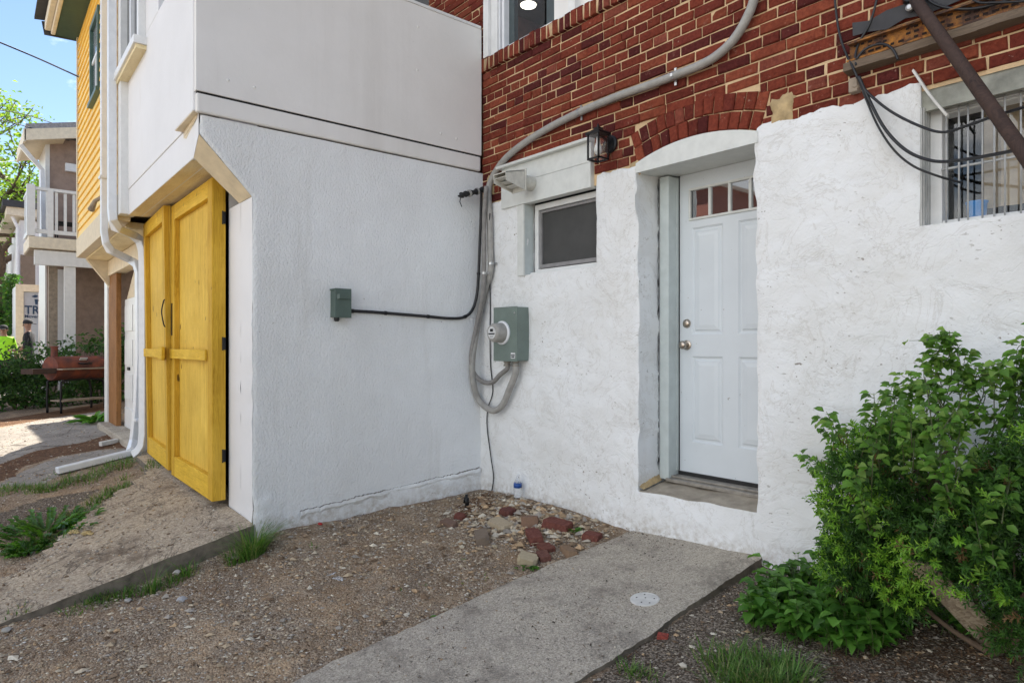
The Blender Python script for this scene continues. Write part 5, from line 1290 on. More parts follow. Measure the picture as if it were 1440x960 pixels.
mb = MB(); mb.lathe(pt + Vector((0, -.03, .0)), (0, 1, 0), [(0, .035), (.02, .035), (.05, .05), (.055, .05)], 16); mb.build('wall_socket', MAT['dark_metal'], t, sharp=40)
p = PA(1281, 12, -.015); mb = MB(); mb.lathe(p, (0, -1, 0), [(0, .018), (.02, .018), (.025, .01)], 12); mb.build('bolt', MAT['galvanised'], t)
cab = [('black cable hanging in the highest loop across the barred window', [(1206, 108, -.05), (1218, 128, -.05), (1250, 155, -.07), (1290, 176, -.10), (1325, 186, -.14), (1360, 177, -.20), (1400, 163, -.30), (1470, 142, -.45)], .0062),
       ('thick black cable hanging in the middle loop across the barred window', [(1208, 108, -.05), (1222, 140, -.05), (1245, 182, -.06), (1275, 212, -.08), (1310, 226, -.11), (1345, 226, -.16), (1400, 217, -.28), (1480, 200, -.45)], .0075),
       ('thin black cable in the lowest loop ending at the window bars', [(1206, 108, -.045), (1218, 140, -.045), (1236, 180, -.05), (1258, 212, -.055), (1285, 234, -.06), (1320, 248, -.05), (1352, 257, .03)], .0052),
       ('black cable coming down the brick to the left end of the rusted steel', [(1172, -40, -.012), (1175, 10, -.012), (1181, 50, -.014), (1190, 76, -.02), (1198, 92, -.05), (1206, 110, -.05)], .006),
       ('black cable bowing down the brick from the top edge to the rusted steel', [(1240, -40, -.012), (1232, 4, -.012), (1222, 36, -.012), (1208, 60, -.014), (1203, 78, -.03), (1204, 92, -.05)], .006),
       ('short black cable arching over the rusted steel channel', [(1204, 84, -.05), (1216, 70, -.04), (1238, 62, -.03), (1254, 68, -.05), (1263, 84, -.058)], .006),
       ('black cable sagging along the top right corner over the flashing', [(1292, -16, -.02), (1308, 2, -.03), (1330, 11, -.035), (1365, 13, -.03), (1400, 6, -.03), (1440, -8, -.03), (1490, -25, -.03)], .0065),
       ('second black cable in the top right corner crossing the sagging one', [(1350, -20, -.03), (1372, 2, -.04), (1400, 4, -.045), (1440, 2, -.045), (1490, -4, -.045)], .005)]
for lb_, pts, r in cab:
    o = MB().tube(smoothpath([PA(*q) for q in pts], 7), r, 8).build('hanging_cable', MAT['cable_black'], None, smooth=True); tag(o, lb_, 'cable', 'black cables by the barred window')
p = PA(1200, 118, -.01); mb = MB(); mb.box(p.x - .012, p.x + .03, -.04, .01, p.z - .05, p.z + .02); mb.rock((p.x + .02, -.03, p.z - .03), .025, 3); o = mb.build('cable_anchor', MAT['weathered_wood'], None, bevel=.004); tag(o, 'small splintered wood block under the left end of the rusted steel', 'wood block')
# overhead wires of the alley
for lb_, L_, r in (('single black overhead wire running to the yellow house corner', [(-40, 44, 8.6), (0, 60, 8.8), (55, 83, 9.1), (108, 107, 9.5)], .011),
                   ('upper thin wire crossing the roof of the balcony house', [(-30, 152, 13), (30, 160, 14), (90, 178, 15), (130, 186, 16)], .009),
                   ('lower thin wire crossing the roof of the balcony house', [(-30, 164, 13), (30, 176, 14), (90, 196, 15), (130, 205, 16)], .009),
                   ('thin wire strung low across the distant tree', [(-30, 232, 16), (20, 226, 18), (45, 222, 19)], .009)):
    P_ = [PD(*q) for q in L_]
    if 'single' in lb_: P_[-1] = MC @ PC(110, 108, yF - .04)
    o = MB().tube(smoothpath(P_, 5), r, 6).build('overhead_wire', MAT['cable_black'], None); tag(o, lb_, 'wire', 'overhead wires')

# ------------------------------------------------------------------ rubble, stones and litter
def on(p, dz=0): return Vector((p.x, p.y, zg(p.x, p.y) + dz))
def loose_brick(label, px, py, L, W, H, rz, tilt, col, seed, sink=.25, chip=True):
    p = PG(px, py); rr = random.Random(seed)
    M = Matrix.Translation((p.x, p.y, zg(p.x, p.y) - H * sink)) @ Matrix.Rotation(rz, 4, 'Z') @ Matrix.Rotation(tilt, 4, 'X') @ Matrix.Rotation(tilt * .6, 4, 'Y')
    mb = MB(); nxx, nyy, nzz = 7, 4, 3; mb.col = col; g = {}
    def vert(i, j, k):
        if (i, j, k) not in g:
            x, y, z = (i / nxx - .5) * L, (j / nyy - .5) * W, k / nzz * H
            e = (i in (0, nxx)) + (j in (0, nyy)) + (k in (0, nzz)); n_ = noise.noise((x * 30 + seed * 5, y * 30, z * 30))
            s_ = 1 - (.025 * (e == 2) + .06 * (e == 3)) * (1 + n_) - .06 * n_
            if chip and e == 3 and rr.random() < .35: s_ *= .78
            g[i, j, k] = mb.V(M @ Vector((x * s_, y * s_, H / 2 + (z - H / 2) * s_)))
        return g[i, j, k]
    for i in range(nxx):
        for j in range(nyy): mb.Fa((vert(i, j, nzz), vert(i + 1, j, nzz), vert(i + 1, j + 1, nzz), vert(i, j + 1, nzz))); mb.Fa((vert(i, j, 0), vert(i, j + 1, 0), vert(i + 1, j + 1, 0), vert(i + 1, j, 0)))
        for k in range(nzz): mb.Fa((vert(i, 0, k), vert(i + 1, 0, k), vert(i + 1, 0, k + 1), vert(i, 0, k + 1))); mb.Fa((vert(i, nyy, k), vert(i, nyy, k + 1), vert(i + 1, nyy, k + 1), vert(i + 1, nyy, k)))
    for j in range(nyy):
        for k in range(nzz): mb.Fa((vert(0, j, k), vert(0, j, k + 1), vert(0, j + 1, k + 1), vert(0, j + 1, k))); mb.Fa((vert(nxx, j, k), vert(nxx, j + 1, k), vert(nxx, j + 1, k + 1), vert(nxx, j, k + 1)))
    o = mb.build('loose_brick', MAT['brick'] if col[0] > col[2] * 2.5 else MAT['pebble'], None, sharp=40); tag(o, label, 'brick', 'loose bricks and stone blocks in the rubble heap')
RD, RD2, TN = (.20, .078, .060), (.16, .068, .055), (.50, .41, .29)
loose_brick('large red brick lying against the white wall, right of the bottle', 784, 743, .20, .10, .075, .25, .10, RD, 1)
loose_brick('red brick lying in front of the large red brick, pointing at the path', 752, 757, .19, .09, .06, -.55, .12, RD, 2)
loose_brick('broken brown and tan brick beside the foot of the bottle', 746, 738, .12, .10, .08, .8, -.15, (.26, .16, .11), 3)
loose_brick('flat tan stone block in the middle of the rubble heap', 704, 740, .19, .11, .05, -.1, .12, TN, 4)
loose_brick('dirty grey brown brick tilted at the left front of the rubble heap', 679, 758, .17, .09, .06, -.6, .2, (.23, .18, .14), 5)
loose_brick('red brick end sticking out behind the path edge, rightmost of the heap', 833, 757, .11, .09, .05, .3, .05, RD, 6)
loose_brick('small red brick bit at the back of the heap under the ground wire', 647, 729, .08, .06, .05, .3, .2, RD, 7)
loose_brick('dark red brick half buried behind the bottle', 714, 722, .10, .09, .05, .1, .1, RD2, 8)
loose_brick('half buried red brick flush with the ground before the heap', 768, 771, .12, .08, .045, -.3, .1, (.18, .075, .055), 9, .5)
loose_brick('red brown brick touching the path edge below the heap', 765, 784, .12, .07, .05, -.5, .1, (.18, .085, .065), 10, .4)
loose_brick('long brick with a tan top lying along the path edge', 800, 778, .18, .07, .05, -.45, -.1, (.30, .20, .13), 11, .35)
loose_brick('dull brown brick half buried at the left of the heap', 632, 737, .13, .07, .045, .1, .15, (.20, .13, .10), 12, .4)
loose_brick('pale yellowish stone lump at the front of the heap', 742, 790, .12, .08, .07, .5, .3, (.46, .39, .27), 13, .3)
loose_brick('small red shard of brick to the right of the path', 932, 896, .05, .035, .02, .5, .1, (.34, .08, .06), 14, .2)
def stone(label, px, py, r, col, seed, flat=.6, cat='stone'):
    p = PG(px, py); mb = MB(); mb.col = col; mb.rock((p.x, p.y, p.z + r * .25), r, seed, flat)
    o = mb.build('stone', MAT['pebble'], None, sharp=60); tag(o, label, cat, 'single stones on the ground')
stone('rounded grey stone at the foot of the slab edge left of centre', 137, 836, .045, (.42, .42, .40), 1)
stone('light grey stone with flat face on the gravel before the slab', 255, 845, .035, (.55, .55, .56), 2)
stone('pale stone next to the grass under the slab edge', 180, 846, .03, (.5, .48, .45), 3)
stone('pale broken stone beside the big grass tuft', 250, 806, .03, (.55, .52, .47), 4)
stone('pale stone on the soil right of the path bottom', 960, 937, .022, (.6, .55, .47), 5)
stone('white stone on the soil by the drain cover side of the path', 1066, 806, .018, (.7, .69, .66), 6)
stone('tan stone lump at the front left of the rubble', 696, 770, .028, (.5, .42, .30), 7, .8)
stone('tan stone left of the rubble bricks', 650, 770, .024, (.55, .48, .37), 8, .7)
stone('pale stone at the left corner of the photo foreground', 10, 888, .035, (.40, .38, .35), 9)
stone('grey stone on the soil beneath the climbing vine', 1148, 806, .030, (.40, .40, .42), 10)
# pale rubble, pebbles and gravel
def pebble(mb, c, r, rr):
    a = rr.uniform(0, 6.28); ca, sa = math.cos(a), math.sin(a); k = [rr.uniform(.6, 1.2) for _ in range(6)]; fl = rr.uniform(.4, .8); sx = rr.uniform(1, 1.6)
    P = [(k[0] * sx, 0, .1), (0, k[1], 0), (-k[2] * sx, 0, 0), (0, -k[3], .1), (.2, .1, k[4] * fl), (0, 0, -k[5] * .4)]
    I = [mb.V((c[0] + r * (x * ca - y * sa), c[1] + r * (x * sa + y * ca), c[2] + r * z)) for x, y, z in P]
    for q in range(4): mb.Fa((I[q], I[(q + 1) % 4], I[4])); mb.Fa((I[(q + 1) % 4], I[q], I[5]))
mb = MB(); rr = random.Random(11); PC_ = [(.64, .54, .40), (.50, .39, .265), (.35, .25, .165), (.72, .65, .53), (.23, .155, .10), (.56, .39, .235), (.42, .375, .325)]
def scatter(n, x0, x1, y0, y1, rmin, rmax, pw, cond, dens=None, zf=zg):
    c = 0
    for _ in range(n):
        x, y = rr.uniform(x0, x1), rr.uniform(y0, y1)
        if not cond(x, y): continue
        if dens and rr.random() > dens(x, y): continue
        r = rmin + (rmax - rmin) * rr.random() ** pw; k = rr.choice(PC_); v = rr.uniform(.7, 1.2); mb.col = tuple(q * v for q in k)
        pebble(mb, (x, y, zf(x, y) + r * .15), r, rr); c += 1
    return c
gravel_zone = lambda x, y: (.03 < x < 1.64) and y < -.03
scatter(13000, .0, 1.66, -3.4, -.02, .003, .012, 2.2, gravel_zone, lambda x, y: .35 + .65 * max(0, noise.noise((x * 3, y * 3, 4)) + .4))
scatter(3000, .0, 1.66, -3.4, -.02, .008, .026, 2.3, gravel_zone, lambda x, y: .25 + .75 * max(0, noise.noise((x * 2, y * 2, 9))))
scatter(3200, .10, 1.64, -.95, -.04, .010, .040, 1.8, gravel_zone, lambda x, y: max(0, 1 - math.hypot((x - .95) / .75, (y + .35) / .45)))
PCs = PC_; PC_ = [(.74, .68, .58), (.66, .57, .44), (.80, .76, .70)]
scatter(6500, .0, 1.66, -3.4, -.02, .0025, .008, 2.0, gravel_zone, lambda x, y: .25 + .75 * max(0, noise.noise((x * 2.3, y * 2.3, 19)) + .3))
scatter(1500, -3.6, .0, -3.4, -2.0, .003, .009, 2.0, lambda x, y: True, lambda x, y: .6, lambda x, y: max(zg(x, y), zap(x, y) if keep_ap(x, y) and x > -3 else -9))
PC_ = PCs
scatter(5000, 2.62, 4.2, -2.2, -.04, .003, .014, 2.4, lambda x, y: True, lambda x, y: .3 + .5 * max(0, noise.noise((x * 3, y * 3, 4)) + .3))
scatter(4000, -3.6, .0, -3.4, -2.0, .004, .014, 2.2, lambda x, y: True, lambda x, y: .25 + .7 * max(0, noise.noise((x * 3, y * 3, 4)) + .2), lambda x, y: max(zg(x, y), zap(x, y) if keep_ap(x, y) and x > -3 else -9))
scatter(900, 1.66, 2.6, -2.6, -.03, .002, .007, 2.2, lambda x, y: x > 1.68 and x < 2.58, lambda x, y: .15 + .5 * max(0, noise.noise((x * 4, y * 4, 14))), lambda x, y: zpath(x, y) + .002)
scatter(1500, -9.0, -2.8, -3.3, -2.0, .004, .016, 2.2, lambda x, y: True, lambda x, y: .5)
PC_ = [(.10, .075, .055), (.16, .12, .085), (.07, .055, .042), (.30, .24, .17)]
scatter(1500, 1.68, 2.58, -.75, -.02, .002, .008, 2.0, lambda x, y: True, lambda x, y: max(.04, 1 - (-y) / .5) * (.3 + max(0, noise.noise((x * 5, y * 5, 3)))), lambda x, y: zpath(x, y) + .002)
scatter(900, 1.67, 2.59, -2.6, -.02, .002, .007, 2.0, lambda x, y: min(x - 1.66, 2.6 - x) < .10 or noise.noise((x * 3, y * 3, 8)) > .18, lambda x, y: .7, lambda x, y: zpath(x, y) + .002)
dc = PG(907, 843, zpath)
scatter(260, dc.x - .16, dc.x + .16, dc.y - .16, dc.y + .16, .0015, .005, 1.5, lambda x, y: .072 < math.hypot(x - dc.x, y - dc.y) < .15, lambda x, y: max(0, 1.0 - (math.hypot(x - dc.x, y - dc.y) - .072) / .06), lambda x, y: zpath(x, y) + .002)
o = mb.build('gravel', MAT['pebble'], None); o['kind'] = 'stuff'; o['label'] = 'loose pale gravel scattered over the brown earth'; o['category'] = 'gravel'
# twigs and leaf litter on soil and path
mb = MB(); rr = random.Random(4)
def twig(x, y, z, L, col):
    a = rr.uniform(0, 6.28); mb.col = col; d = Vector((math.cos(a), math.sin(a), rr.uniform(-.1, .2)))
    p = Vector((x, y, z + .003)); q = p + d * L; s_ = Vector((-d.y, d.x, 0)) * rr.uniform(.0012, .003); u = Vector((0, 0, .003))
    I = [mb.V(p - s_), mb.V(p + s_), mb.V(q + s_ + u), mb.V(q - s_ + u)]; mb.Fa(I)
for _ in range(5200):
    zone = rr.random()
    if zone < .30: x, y = rr.uniform(2.62, 4.4), rr.uniform(-2.0, -.03); z = zg(x, y)
    elif zone < .38: x, y = rr.uniform(1.68, 2.58), rr.uniform(-2.4, -.02); z = zpath(x, y); 
    elif zone < .75: x, y = rr.uniform(.02, 1.62), rr.uniform(-3.3, -.02); z = zg(x, y)
    else: x, y = rr.uniform(-8, -.2), rr.uniform(-3.3, -2.1); z = max(zg(x, y), zap(x, y) if x > -3 and keep_ap(x, y) else -9)
    if noise.noise((x * 3, y * 3, 40)) < -.05: continue
    c = rr.choice([(.10, .055, .03), (.17, .09, .05), (.06, .04, .028), (.26, .18, .11)]); twig(x, y, z, rr.uniform(.006, .022) if zone < .75 and zone >= .30 else rr.uniform(.012, .04), c)
for _ in range(2600):                            # brown bark strips in the litter bands
    px, py = rr.uniform(0, 188), rr.uniform(600, 690)
    if not any(inpoly((px, py), P) for P in LITTER[:2]): continue
    p = PG(px, py); twig(p.x, p.y, p.z + .004, rr.uniform(.02, .06), rr.choice([(.16, .07, .035), (.24, .11, .055), (.09, .045, .025)]))
for _ in range(1600):
    px, py = rr.uniform(1160, 1440), rr.uniform(830, 960)
    p = PG(px, py); twig(p.x, p.y, p.z + .004, rr.uniform(.015, .05), rr.choice([(.16, .095, .055), (.25, .16, .10), (.10, .06, .04)]))
o = mb.build('twig_litter', MAT['pebble'], None); o['kind'] = 'stuff'; o['label'] = 'brown twigs and bark bits scattered on the ground'; o['category'] = 'litter'

# bottle, cap, glass, pipe, scrap
p = PG(729, 727); p = Vector((p.x, -.09, 0)); p.z = zg(p.x, p.y) + .045; q0 = PA(728, 722, -.07); B0 = Vector((q0.x, -.07, max(PA(728, 724, -.07).z, zg(q0.x, -.07) - .004)))
t = thing('water_bottle', 'clear plastic water bottle with a blue label standing on the rubble by the wall', 'bottle', tuple(B0))
mb = MB(); mb.lathe(B0, (0, 0, 1), [(0, .025), (.01, .031), (.05, .030), (.055, .032), (.105, .032), (.11, .030), (.135, .028), (.165, .013), (.18, .012)], 20); mb.build('bottle_body', MAT['bottle'], t, smooth=True)
mb = MB(); mb.lathe(B0 + Vector((0, 0, .095)), (0, 0, 1), [(0, .0328), (.036, .0320)], 20); mb.build('bottle_label', MAT['label_navy'], t, smooth=True)
mb = MB(); mb.lathe(B0 + Vector((0, 0, .180)), (0, 0, 1), [(0, .0135), (.014, .0135), (.016, .011)], 14); mb.build('bottle_cap', MAT['white_metal'], t, sharp=40)
p = PG(450, 737); mb = MB(); mb.lathe(p + Vector((0, 0, .0)), (.1, .2, 1), [(0, .016), (.010, .016), (.013, .012)], 14); o = mb.build('bottle_cap', MAT['rubber_red'], None, sharp=40); tag(o, 'small red bottle cap on the gravel below the bay wall', 'bottle cap')
for lb_, px, py, L, rz in (('larger pale glass shard on the gravel', 476, 818, .05, .4), ('small pale glass shard left of the larger one', 466, 811, .03, 1.4)):
    p = PG(px, py); mb = MB(); c, s_ = math.cos(rz) * L, math.sin(rz) * L
    mb.prism([(p.x - c, p.y - s_, p.z + .012), (p.x + c, p.y + s_ * .4, p.z + .016), (p.x + c * .4, p.y + s_, p.z + .022), (p.x - c * .6, p.y + s_ * .8, p.z + .02)], (0, 0, .004)); o = mb.build('glass_shard', MAT['bottle'], None); tag(o, lb_, 'glass shard', 'glass shards on the gravel')
a, b = PG(141, 629), PG(165, 624); mb = MB(); mb.beam(a + Vector((0, 0, .04)), b + Vector((0, 0, .04)), .05, .05); o = mb.build('wood_offcut', MAT['pvc_white'], None, bevel=.006); tag(o, 'short white offcut lying in the brown litter near the garage', 'offcut')
for lb_, px, py, sd in (('lump of dried yellow foam lying beside the dandelion', 105, 749, 3), ('smaller lump of dried yellow foam by the slab', 124, 751, 4)):
    p = PG(px, py, lambda x, y: max(zg(x, y), zap(x, y) if keep_ap(x, y) else -9)); mb = MB(); mb.rock(p + Vector((-.025, 0, .006)), .046, sd, .35); mb.rock(p + Vector((.022, .012, .005)), .034, sd + 9, .3); mb.rock(p + Vector((.0, -.022, .005)), .028, sd + 19, .4); o = mb.build('foam_lump', MAT['foam_yellow'], None, sharp=30); tag(o, lb_, 'foam lump', 'lumps of dried foam')
p = PG(907, 843, zpath); zc = zpath(p.x, p.y)
t = thing('drain_cover', 'round white cleanout cover set in the concrete path', 'drain cover', (p.x, p.y, zc))
tl = (0, -.12, 1)
mb = MB(); mb.lathe((p.x, p.y, zc - .006), tl, [(0, .074), (.012, .074), (.0145, .068), (.0145, .066), (.0125, .064), (.0125, .001)], 36); cv = mb.build('lid', MAT['pvc_white'], t, sharp=40)
mb = MB()
for a, b in ((.035, .03), (-.03, .035), (.01, -.04), (-.042, -.015), (.045, -.02), (-.005, .01)): mb.lathe((p.x + a, p.y + b, zc + .0065 + b * .12), tl, [(0, .005), (.0008, .004)], 8)
mb.build('screw_hole', MAT['dark_gap'], cv)
# leaning pale stone slab under the yew
a, b = PG(1406, 910), PA(1280, 806, -.72)
mb = MB(); mb.col = (.50, .42, .34); mb.prism([a + Vector((-.06, 0, -.02)), a + Vector((.06, .02, -.02)), b + Vector((.04, .02, .04)), b + Vector((-.05, 0, .05))], (0.02, .045, 0))
o = mb.build('leaning_slab', MAT['apron'], None, bevel=.01); tag(o, 'long pale stone slab leaning on the ground under the yew bush', 'stone slab')
p = PG(656, 713); mb = MB(); mb.tube([(p.x, p.y, p.z - .02), (p.x, p.y, p.z + .10)], .012, 8); mb.tube([(p.x - .03, p.y, p.z + .03), (p.x - .02, p.y, p.z + .07), (p.x + .02, p.y, p.z + .075), (p.x + .02, p.y, p.z + .0)], .008, 8); o = mb.build('pipe_stub', MAT['dark_metal'], None, smooth=True); tag(o, 'short black pipe stub sticking up in the wall corner', 'pipe')

# ------------------------------------------------------------------ plants
GB = [(.085, .19, .03), (.11, .22, .04), (.065, .15, .025), (.14, .23, .05), (.20, .22, .08)]
mb = MB(); rr = random.Random(21)
def tuft(p, n, rad, h, spread=.6):
    for _ in range(n):
        a = rr.uniform(0, 6.28); r = rad * math.sqrt(rr.random()); q = Vector((p.x + r * math.cos(a), p.y + r * math.sin(a), 0)); q.z = max(zg(q.x, q.y), zap(q.x, q.y) if p.x < 0 and keep_ap(q.x, q.y) else -9) - .005
        d = Vector((math.cos(a) * spread * rr.random(), math.sin(a) * spread * rr.random(), 1)); c = rr.choice(GB); v = rr.uniform(.75, 1.25); mb.col = tuple(k * v for k in c)
        mb.blade(q, d, h * rr.uniform(.45, 1.15), rr.uniform(.0022, .0045), rr.uniform(.1, .75))
def line_grass(L, step, n, rad, h, wob=10):
    for (x0, y0), (x1, y1) in zip(L, L[1:]):
        k = max(1, int(math.hypot(x1 - x0, y1 - y0) / step))
        for i in range(k):
            t_ = (i + rr.random()) / k; px, py = x0 + (x1 - x0) * t_ + rr.gauss(0, wob * .3), y0 + (y1 - y0) * t_ + rr.gauss(0, wob * .3)
            if noise.noise((px * .03, py * .05, 2)) > -.25: tuft(PG(px, py), n, rad, h)
line_grass([(-20, 690), (30, 687), (70, 688), (115, 676), (150, 660), (190, 650)], 4, 26, .10, .075, 12)
line_grass([(60, 672), (110, 662), (160, 655)], 9, 10, .07, .06, 10)
line_grass([(95, 735), (118, 716), (140, 702), (165, 687), (200, 668), (225, 662)], 4.5, 26, .08, .075, 12)
line_grass([(20, 775), (60, 765), (95, 750)], 5, 22, .08, .06, 18)
line_grass([(120, 846), (170, 834), (205, 822), (240, 812), (285, 796)], 6, 20, .05, .075, 7)
line_grass([(90, 862), (140, 850), (185, 838)], 8, 12, .06, .05, 6)
line_grass([(0, 872), (30, 868)], 9, 10, .06, .05, 10)
line_grass([(1000, 935), (1040, 930), (1080, 940), (1130, 950)], 5, 20, .07, .10, 14)
line_grass([(1010, 958), (1060, 962), (1120, 965)], 6, 22, .07, .11, 10)
line_grass([(860, 952), (880, 946), (915, 952)], 7, 16, .05, .06, 6)
line_grass([(610, 790), (640, 778), (690, 812), (560, 832)], 24, 5, .03, .03, 5)
line_grass([(440, 770), (455, 766)], 8, 10, .03, .05, 3)
line_grass([(925, 872), (1010, 818), (1050, 796)], 14, 6, .03, .035, 4)
line_grass([(1330, 880), (1420, 900)], 12, 14, .08, .06, 14)
o = mb.build('grass', MAT['blade'], None); o['kind'] = 'stuff'; o['label'] = 'short green grass growing in strips through the gravel and slab joints'; o['category'] = 'grass'
mb = MB(); p = PG(356, 780); tuft(p, 330, .080, .24, .55); tuft(PG(332, 788), 110, .07, .13, .7); tuft(PG(372, 750), 30, .02, .22, .3)
o = mb.build('grass_tuft', MAT['blade'], None); tag(o, 'tall grass tuft at the corner of the white pier and the slab', 'grass tuft')
mb = MB(); tuft(PG(212, 816), 26, .03, .20, .5); tuft(PG(262, 802), 18, .03, .16, .8); o = mb.build('grass_tuft', MAT['blade'], None); tag(o, 'thin grass tuft growing along the slab edge left of centre', 'grass tuft')
def rosette(name, label, cat, px, py, n, L, W, cols, up=.5, jag=False, rad=.05, zf=zg):
    mb = MB(); p = PG(px, py)
    for k in range(n):
        a = rr.uniform(0, 6.28); q = p + Vector((math.cos(a), math.sin(a), 0)) * rad * rr.random(); q.z = zf(q.x, q.y)
        d = Vector((math.cos(a), math.sin(a), up * rr.uniform(.4, 1.6))); c = rr.choice(cols); v = rr.uniform(.8, 1.2); mb.col = tuple(i * v for i in c)
        l = L * rr.uniform(.55, 1.1)
        if jag:
            for s_ in range(4): mb.leaf(q + d.normalized() * l * s_ * .22, d, Vector((0, 0, 1)), l * .42, W * (.6 + .15 * s_), .2, .3)
        else: mb.leaf(q, d, Vector((0, 0, 1)), l, W, .2, .45)
    return tag(mb.build(name, MAT['leaf'], None, smooth=True), label, cat)
LG = [(.075, .185, .03), (.10, .225, .04), (.06, .145, .025)]
rosette('dandelion_plant', 'large dandelion clump with jagged leaves on the left foreground', 'weed', 66, 746, 120, .17, .04, LG, .55, True, .30)
rosette('dandelion_plant', 'low flat weed patch left of the yellow foam, below the dandelion clump', 'weed', 40, 774, 70, .10, .03, LG, .35, True, .11)
rosette('leafy_weed', 'bright green leafy weed growing in the paving by the brown post', 'weed', 133, 594, 34, .30, .08, [(.10, .26, .04), (.14, .30, .05), (.08, .2, .03)], .9, False, .12)
rosette('leafy_weed', 'tiny green weed at the front of the rubble heap', 'weed', 739, 799, 14, .05, .02, LG, .6)
rosette('leafy_weed', 'tiny green weed on the left edge of the path', 'weed', 625, 868, 12, .05, .02, LG, .5)
rosette('leafy_weed', 'small green sprig beside the big red brick at the wall', 'weed', 806, 748, 16, .06, .03, LG, 1.0)
# leafy weed patch in front of the yew
def stem_leaf(mb, p, h, nl, L, W, cols, lean=.3, stemcol=(.09, .13, .04)):
    a = rr.uniform(0, 6.28); top = p + Vector((math.cos(a) * lean * h * rr.random(), math.sin(a) * lean * h * rr.random(), h))
    mb.col = stemcol; mb.tube([p, (p + top) / 2 + Vector((.01, 0, .0)), top], [.0025, .002, .0014], 4, cap=False)
    for k in range(nl):
        t_ = .25 + .75 * (k + 1) / nl; b = rr.uniform(0, 6.28); d = Vector((math.cos(b), math.sin(b), rr.uniform(-.15, .45))); c = rr.choice(cols); v = rr.uniform(.7, 1.3); mb.col = tuple(i * v for i in c)
        mb.leaf(p.lerp(top, t_), d, Vector((0, 0, 1)), L * rr.uniform(.6, 1.15), W * rr.uniform(.7, 1.1), .15, .35)
WP = [(1048, 872), (1075, 838), (1120, 822), (1180, 822), (1225, 835), (1262, 868), (1282, 905), (1240, 925), (1170, 925), (1110, 908), (1060, 893)]
WC = [(.09, .22, .035), (.12, .27, .045), (.155, .33, .055), (.065, .165, .028)]
mb = MB(); k = 0
while k < 210:
    px, py = rr.uniform(1046, 1284), rr.uniform(822, 926)
    if not inpoly((px, py), WP): continue
    p = PG(px, py); stem_leaf(mb, p, rr.uniform(.06, .20), rr.randint(4, 7), .072, .052, WC); k += 1
o = mb.build('weed_patch', MAT['leaf'], None, smooth=True); tag(o, 'patch of broad leafed green weeds in front of the yew bush', 'weeds')
mb = MB()
for px, py, h in ((1098, 792, .16), (1106, 792, .12), (1116, 796, .10)): stem_leaf(mb, PG(px, py), h, 8, .035, .018, WC, .1)
o = mb.build('thin_weed', MAT['leaf'], None, smooth=True); tag(o, 'thin upright weed at the foot of the wall right of the step', 'weed')
for lb_, qx, qy in (('few low weeds left of the leaning stone slab', 1300, 862), ('few low weeds at the foot of the leaning stone slab', 1352, 888), ('few low weeds at the right frame edge under the yew', 1412, 884)):
    mb = MB()
    for _ in range(15):
        p = PG(qx + rr.gauss(0, 14), qy + rr.gauss(0, 7)); stem_leaf(mb, p, rr.uniform(.05, .14), 5, .05, .035, WC)
    o = mb.build('low_weed', MAT['leaf'], None, smooth=True); tag(o, lb_, 'weed')

# yew bush
yew = thing('yew_bush', 'dense dark green yew bush in front of the white wall at the right', 'bush', (3.8, -.5, .05))
BL = [((3.84, -.48, .60), (.42, .34, .32)), ((3.46, -.42, .56), (.27, .25, .30)), ((4.22, -.50, .60), (.40, .34, .36)), ((3.60, -.48, .74), (.26, .26, .17)), ((3.40, -.44, .34), (.20, .20, .22)), ((4.10, -.46, .82), (.26, .26, .20)), ((3.93, -.64, .42), (.13, .13, .26))]
mb = MB(); rr = random.Random(5)
base = Vector((3.78, -.42, zg(3.78, -.42)))
for (c, r) in BL:
    c = Vector(c); mid = base.lerp(c, .5) + Vector((rr.uniform(-.05, .05), 0, -.05)); mb.tube(smoothpath([base, mid, c, c + Vector((rr.uniform(-.1, .1), rr.uniform(-.1, .1), r[2] * .7))], 4), [.013 - .0008 * k for k in range(13)], 6)
for k in range(26):
    c, r = rr.choice(BL); c = Vector(c); e = c + Vector((rr.uniform(-1, 1) * r[0], rr.uniform(-1, 1) * r[1], rr.uniform(-.6, 1) * r[2])) * .8; mb.tube([base.lerp(c, .7), e], [.005, .002], 5)
mb.build('branches', MAT['bark'], yew, smooth=True)
mb = MB()
def ell(p, c, r): return ((p[0] - c[0]) / r[0]) ** 2 + ((p[1] - c[1]) / r[1]) ** 2 + ((p[2] - c[2]) / r[2]) ** 2
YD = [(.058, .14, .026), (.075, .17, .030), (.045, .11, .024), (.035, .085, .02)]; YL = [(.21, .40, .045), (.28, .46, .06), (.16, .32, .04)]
cnt = 0
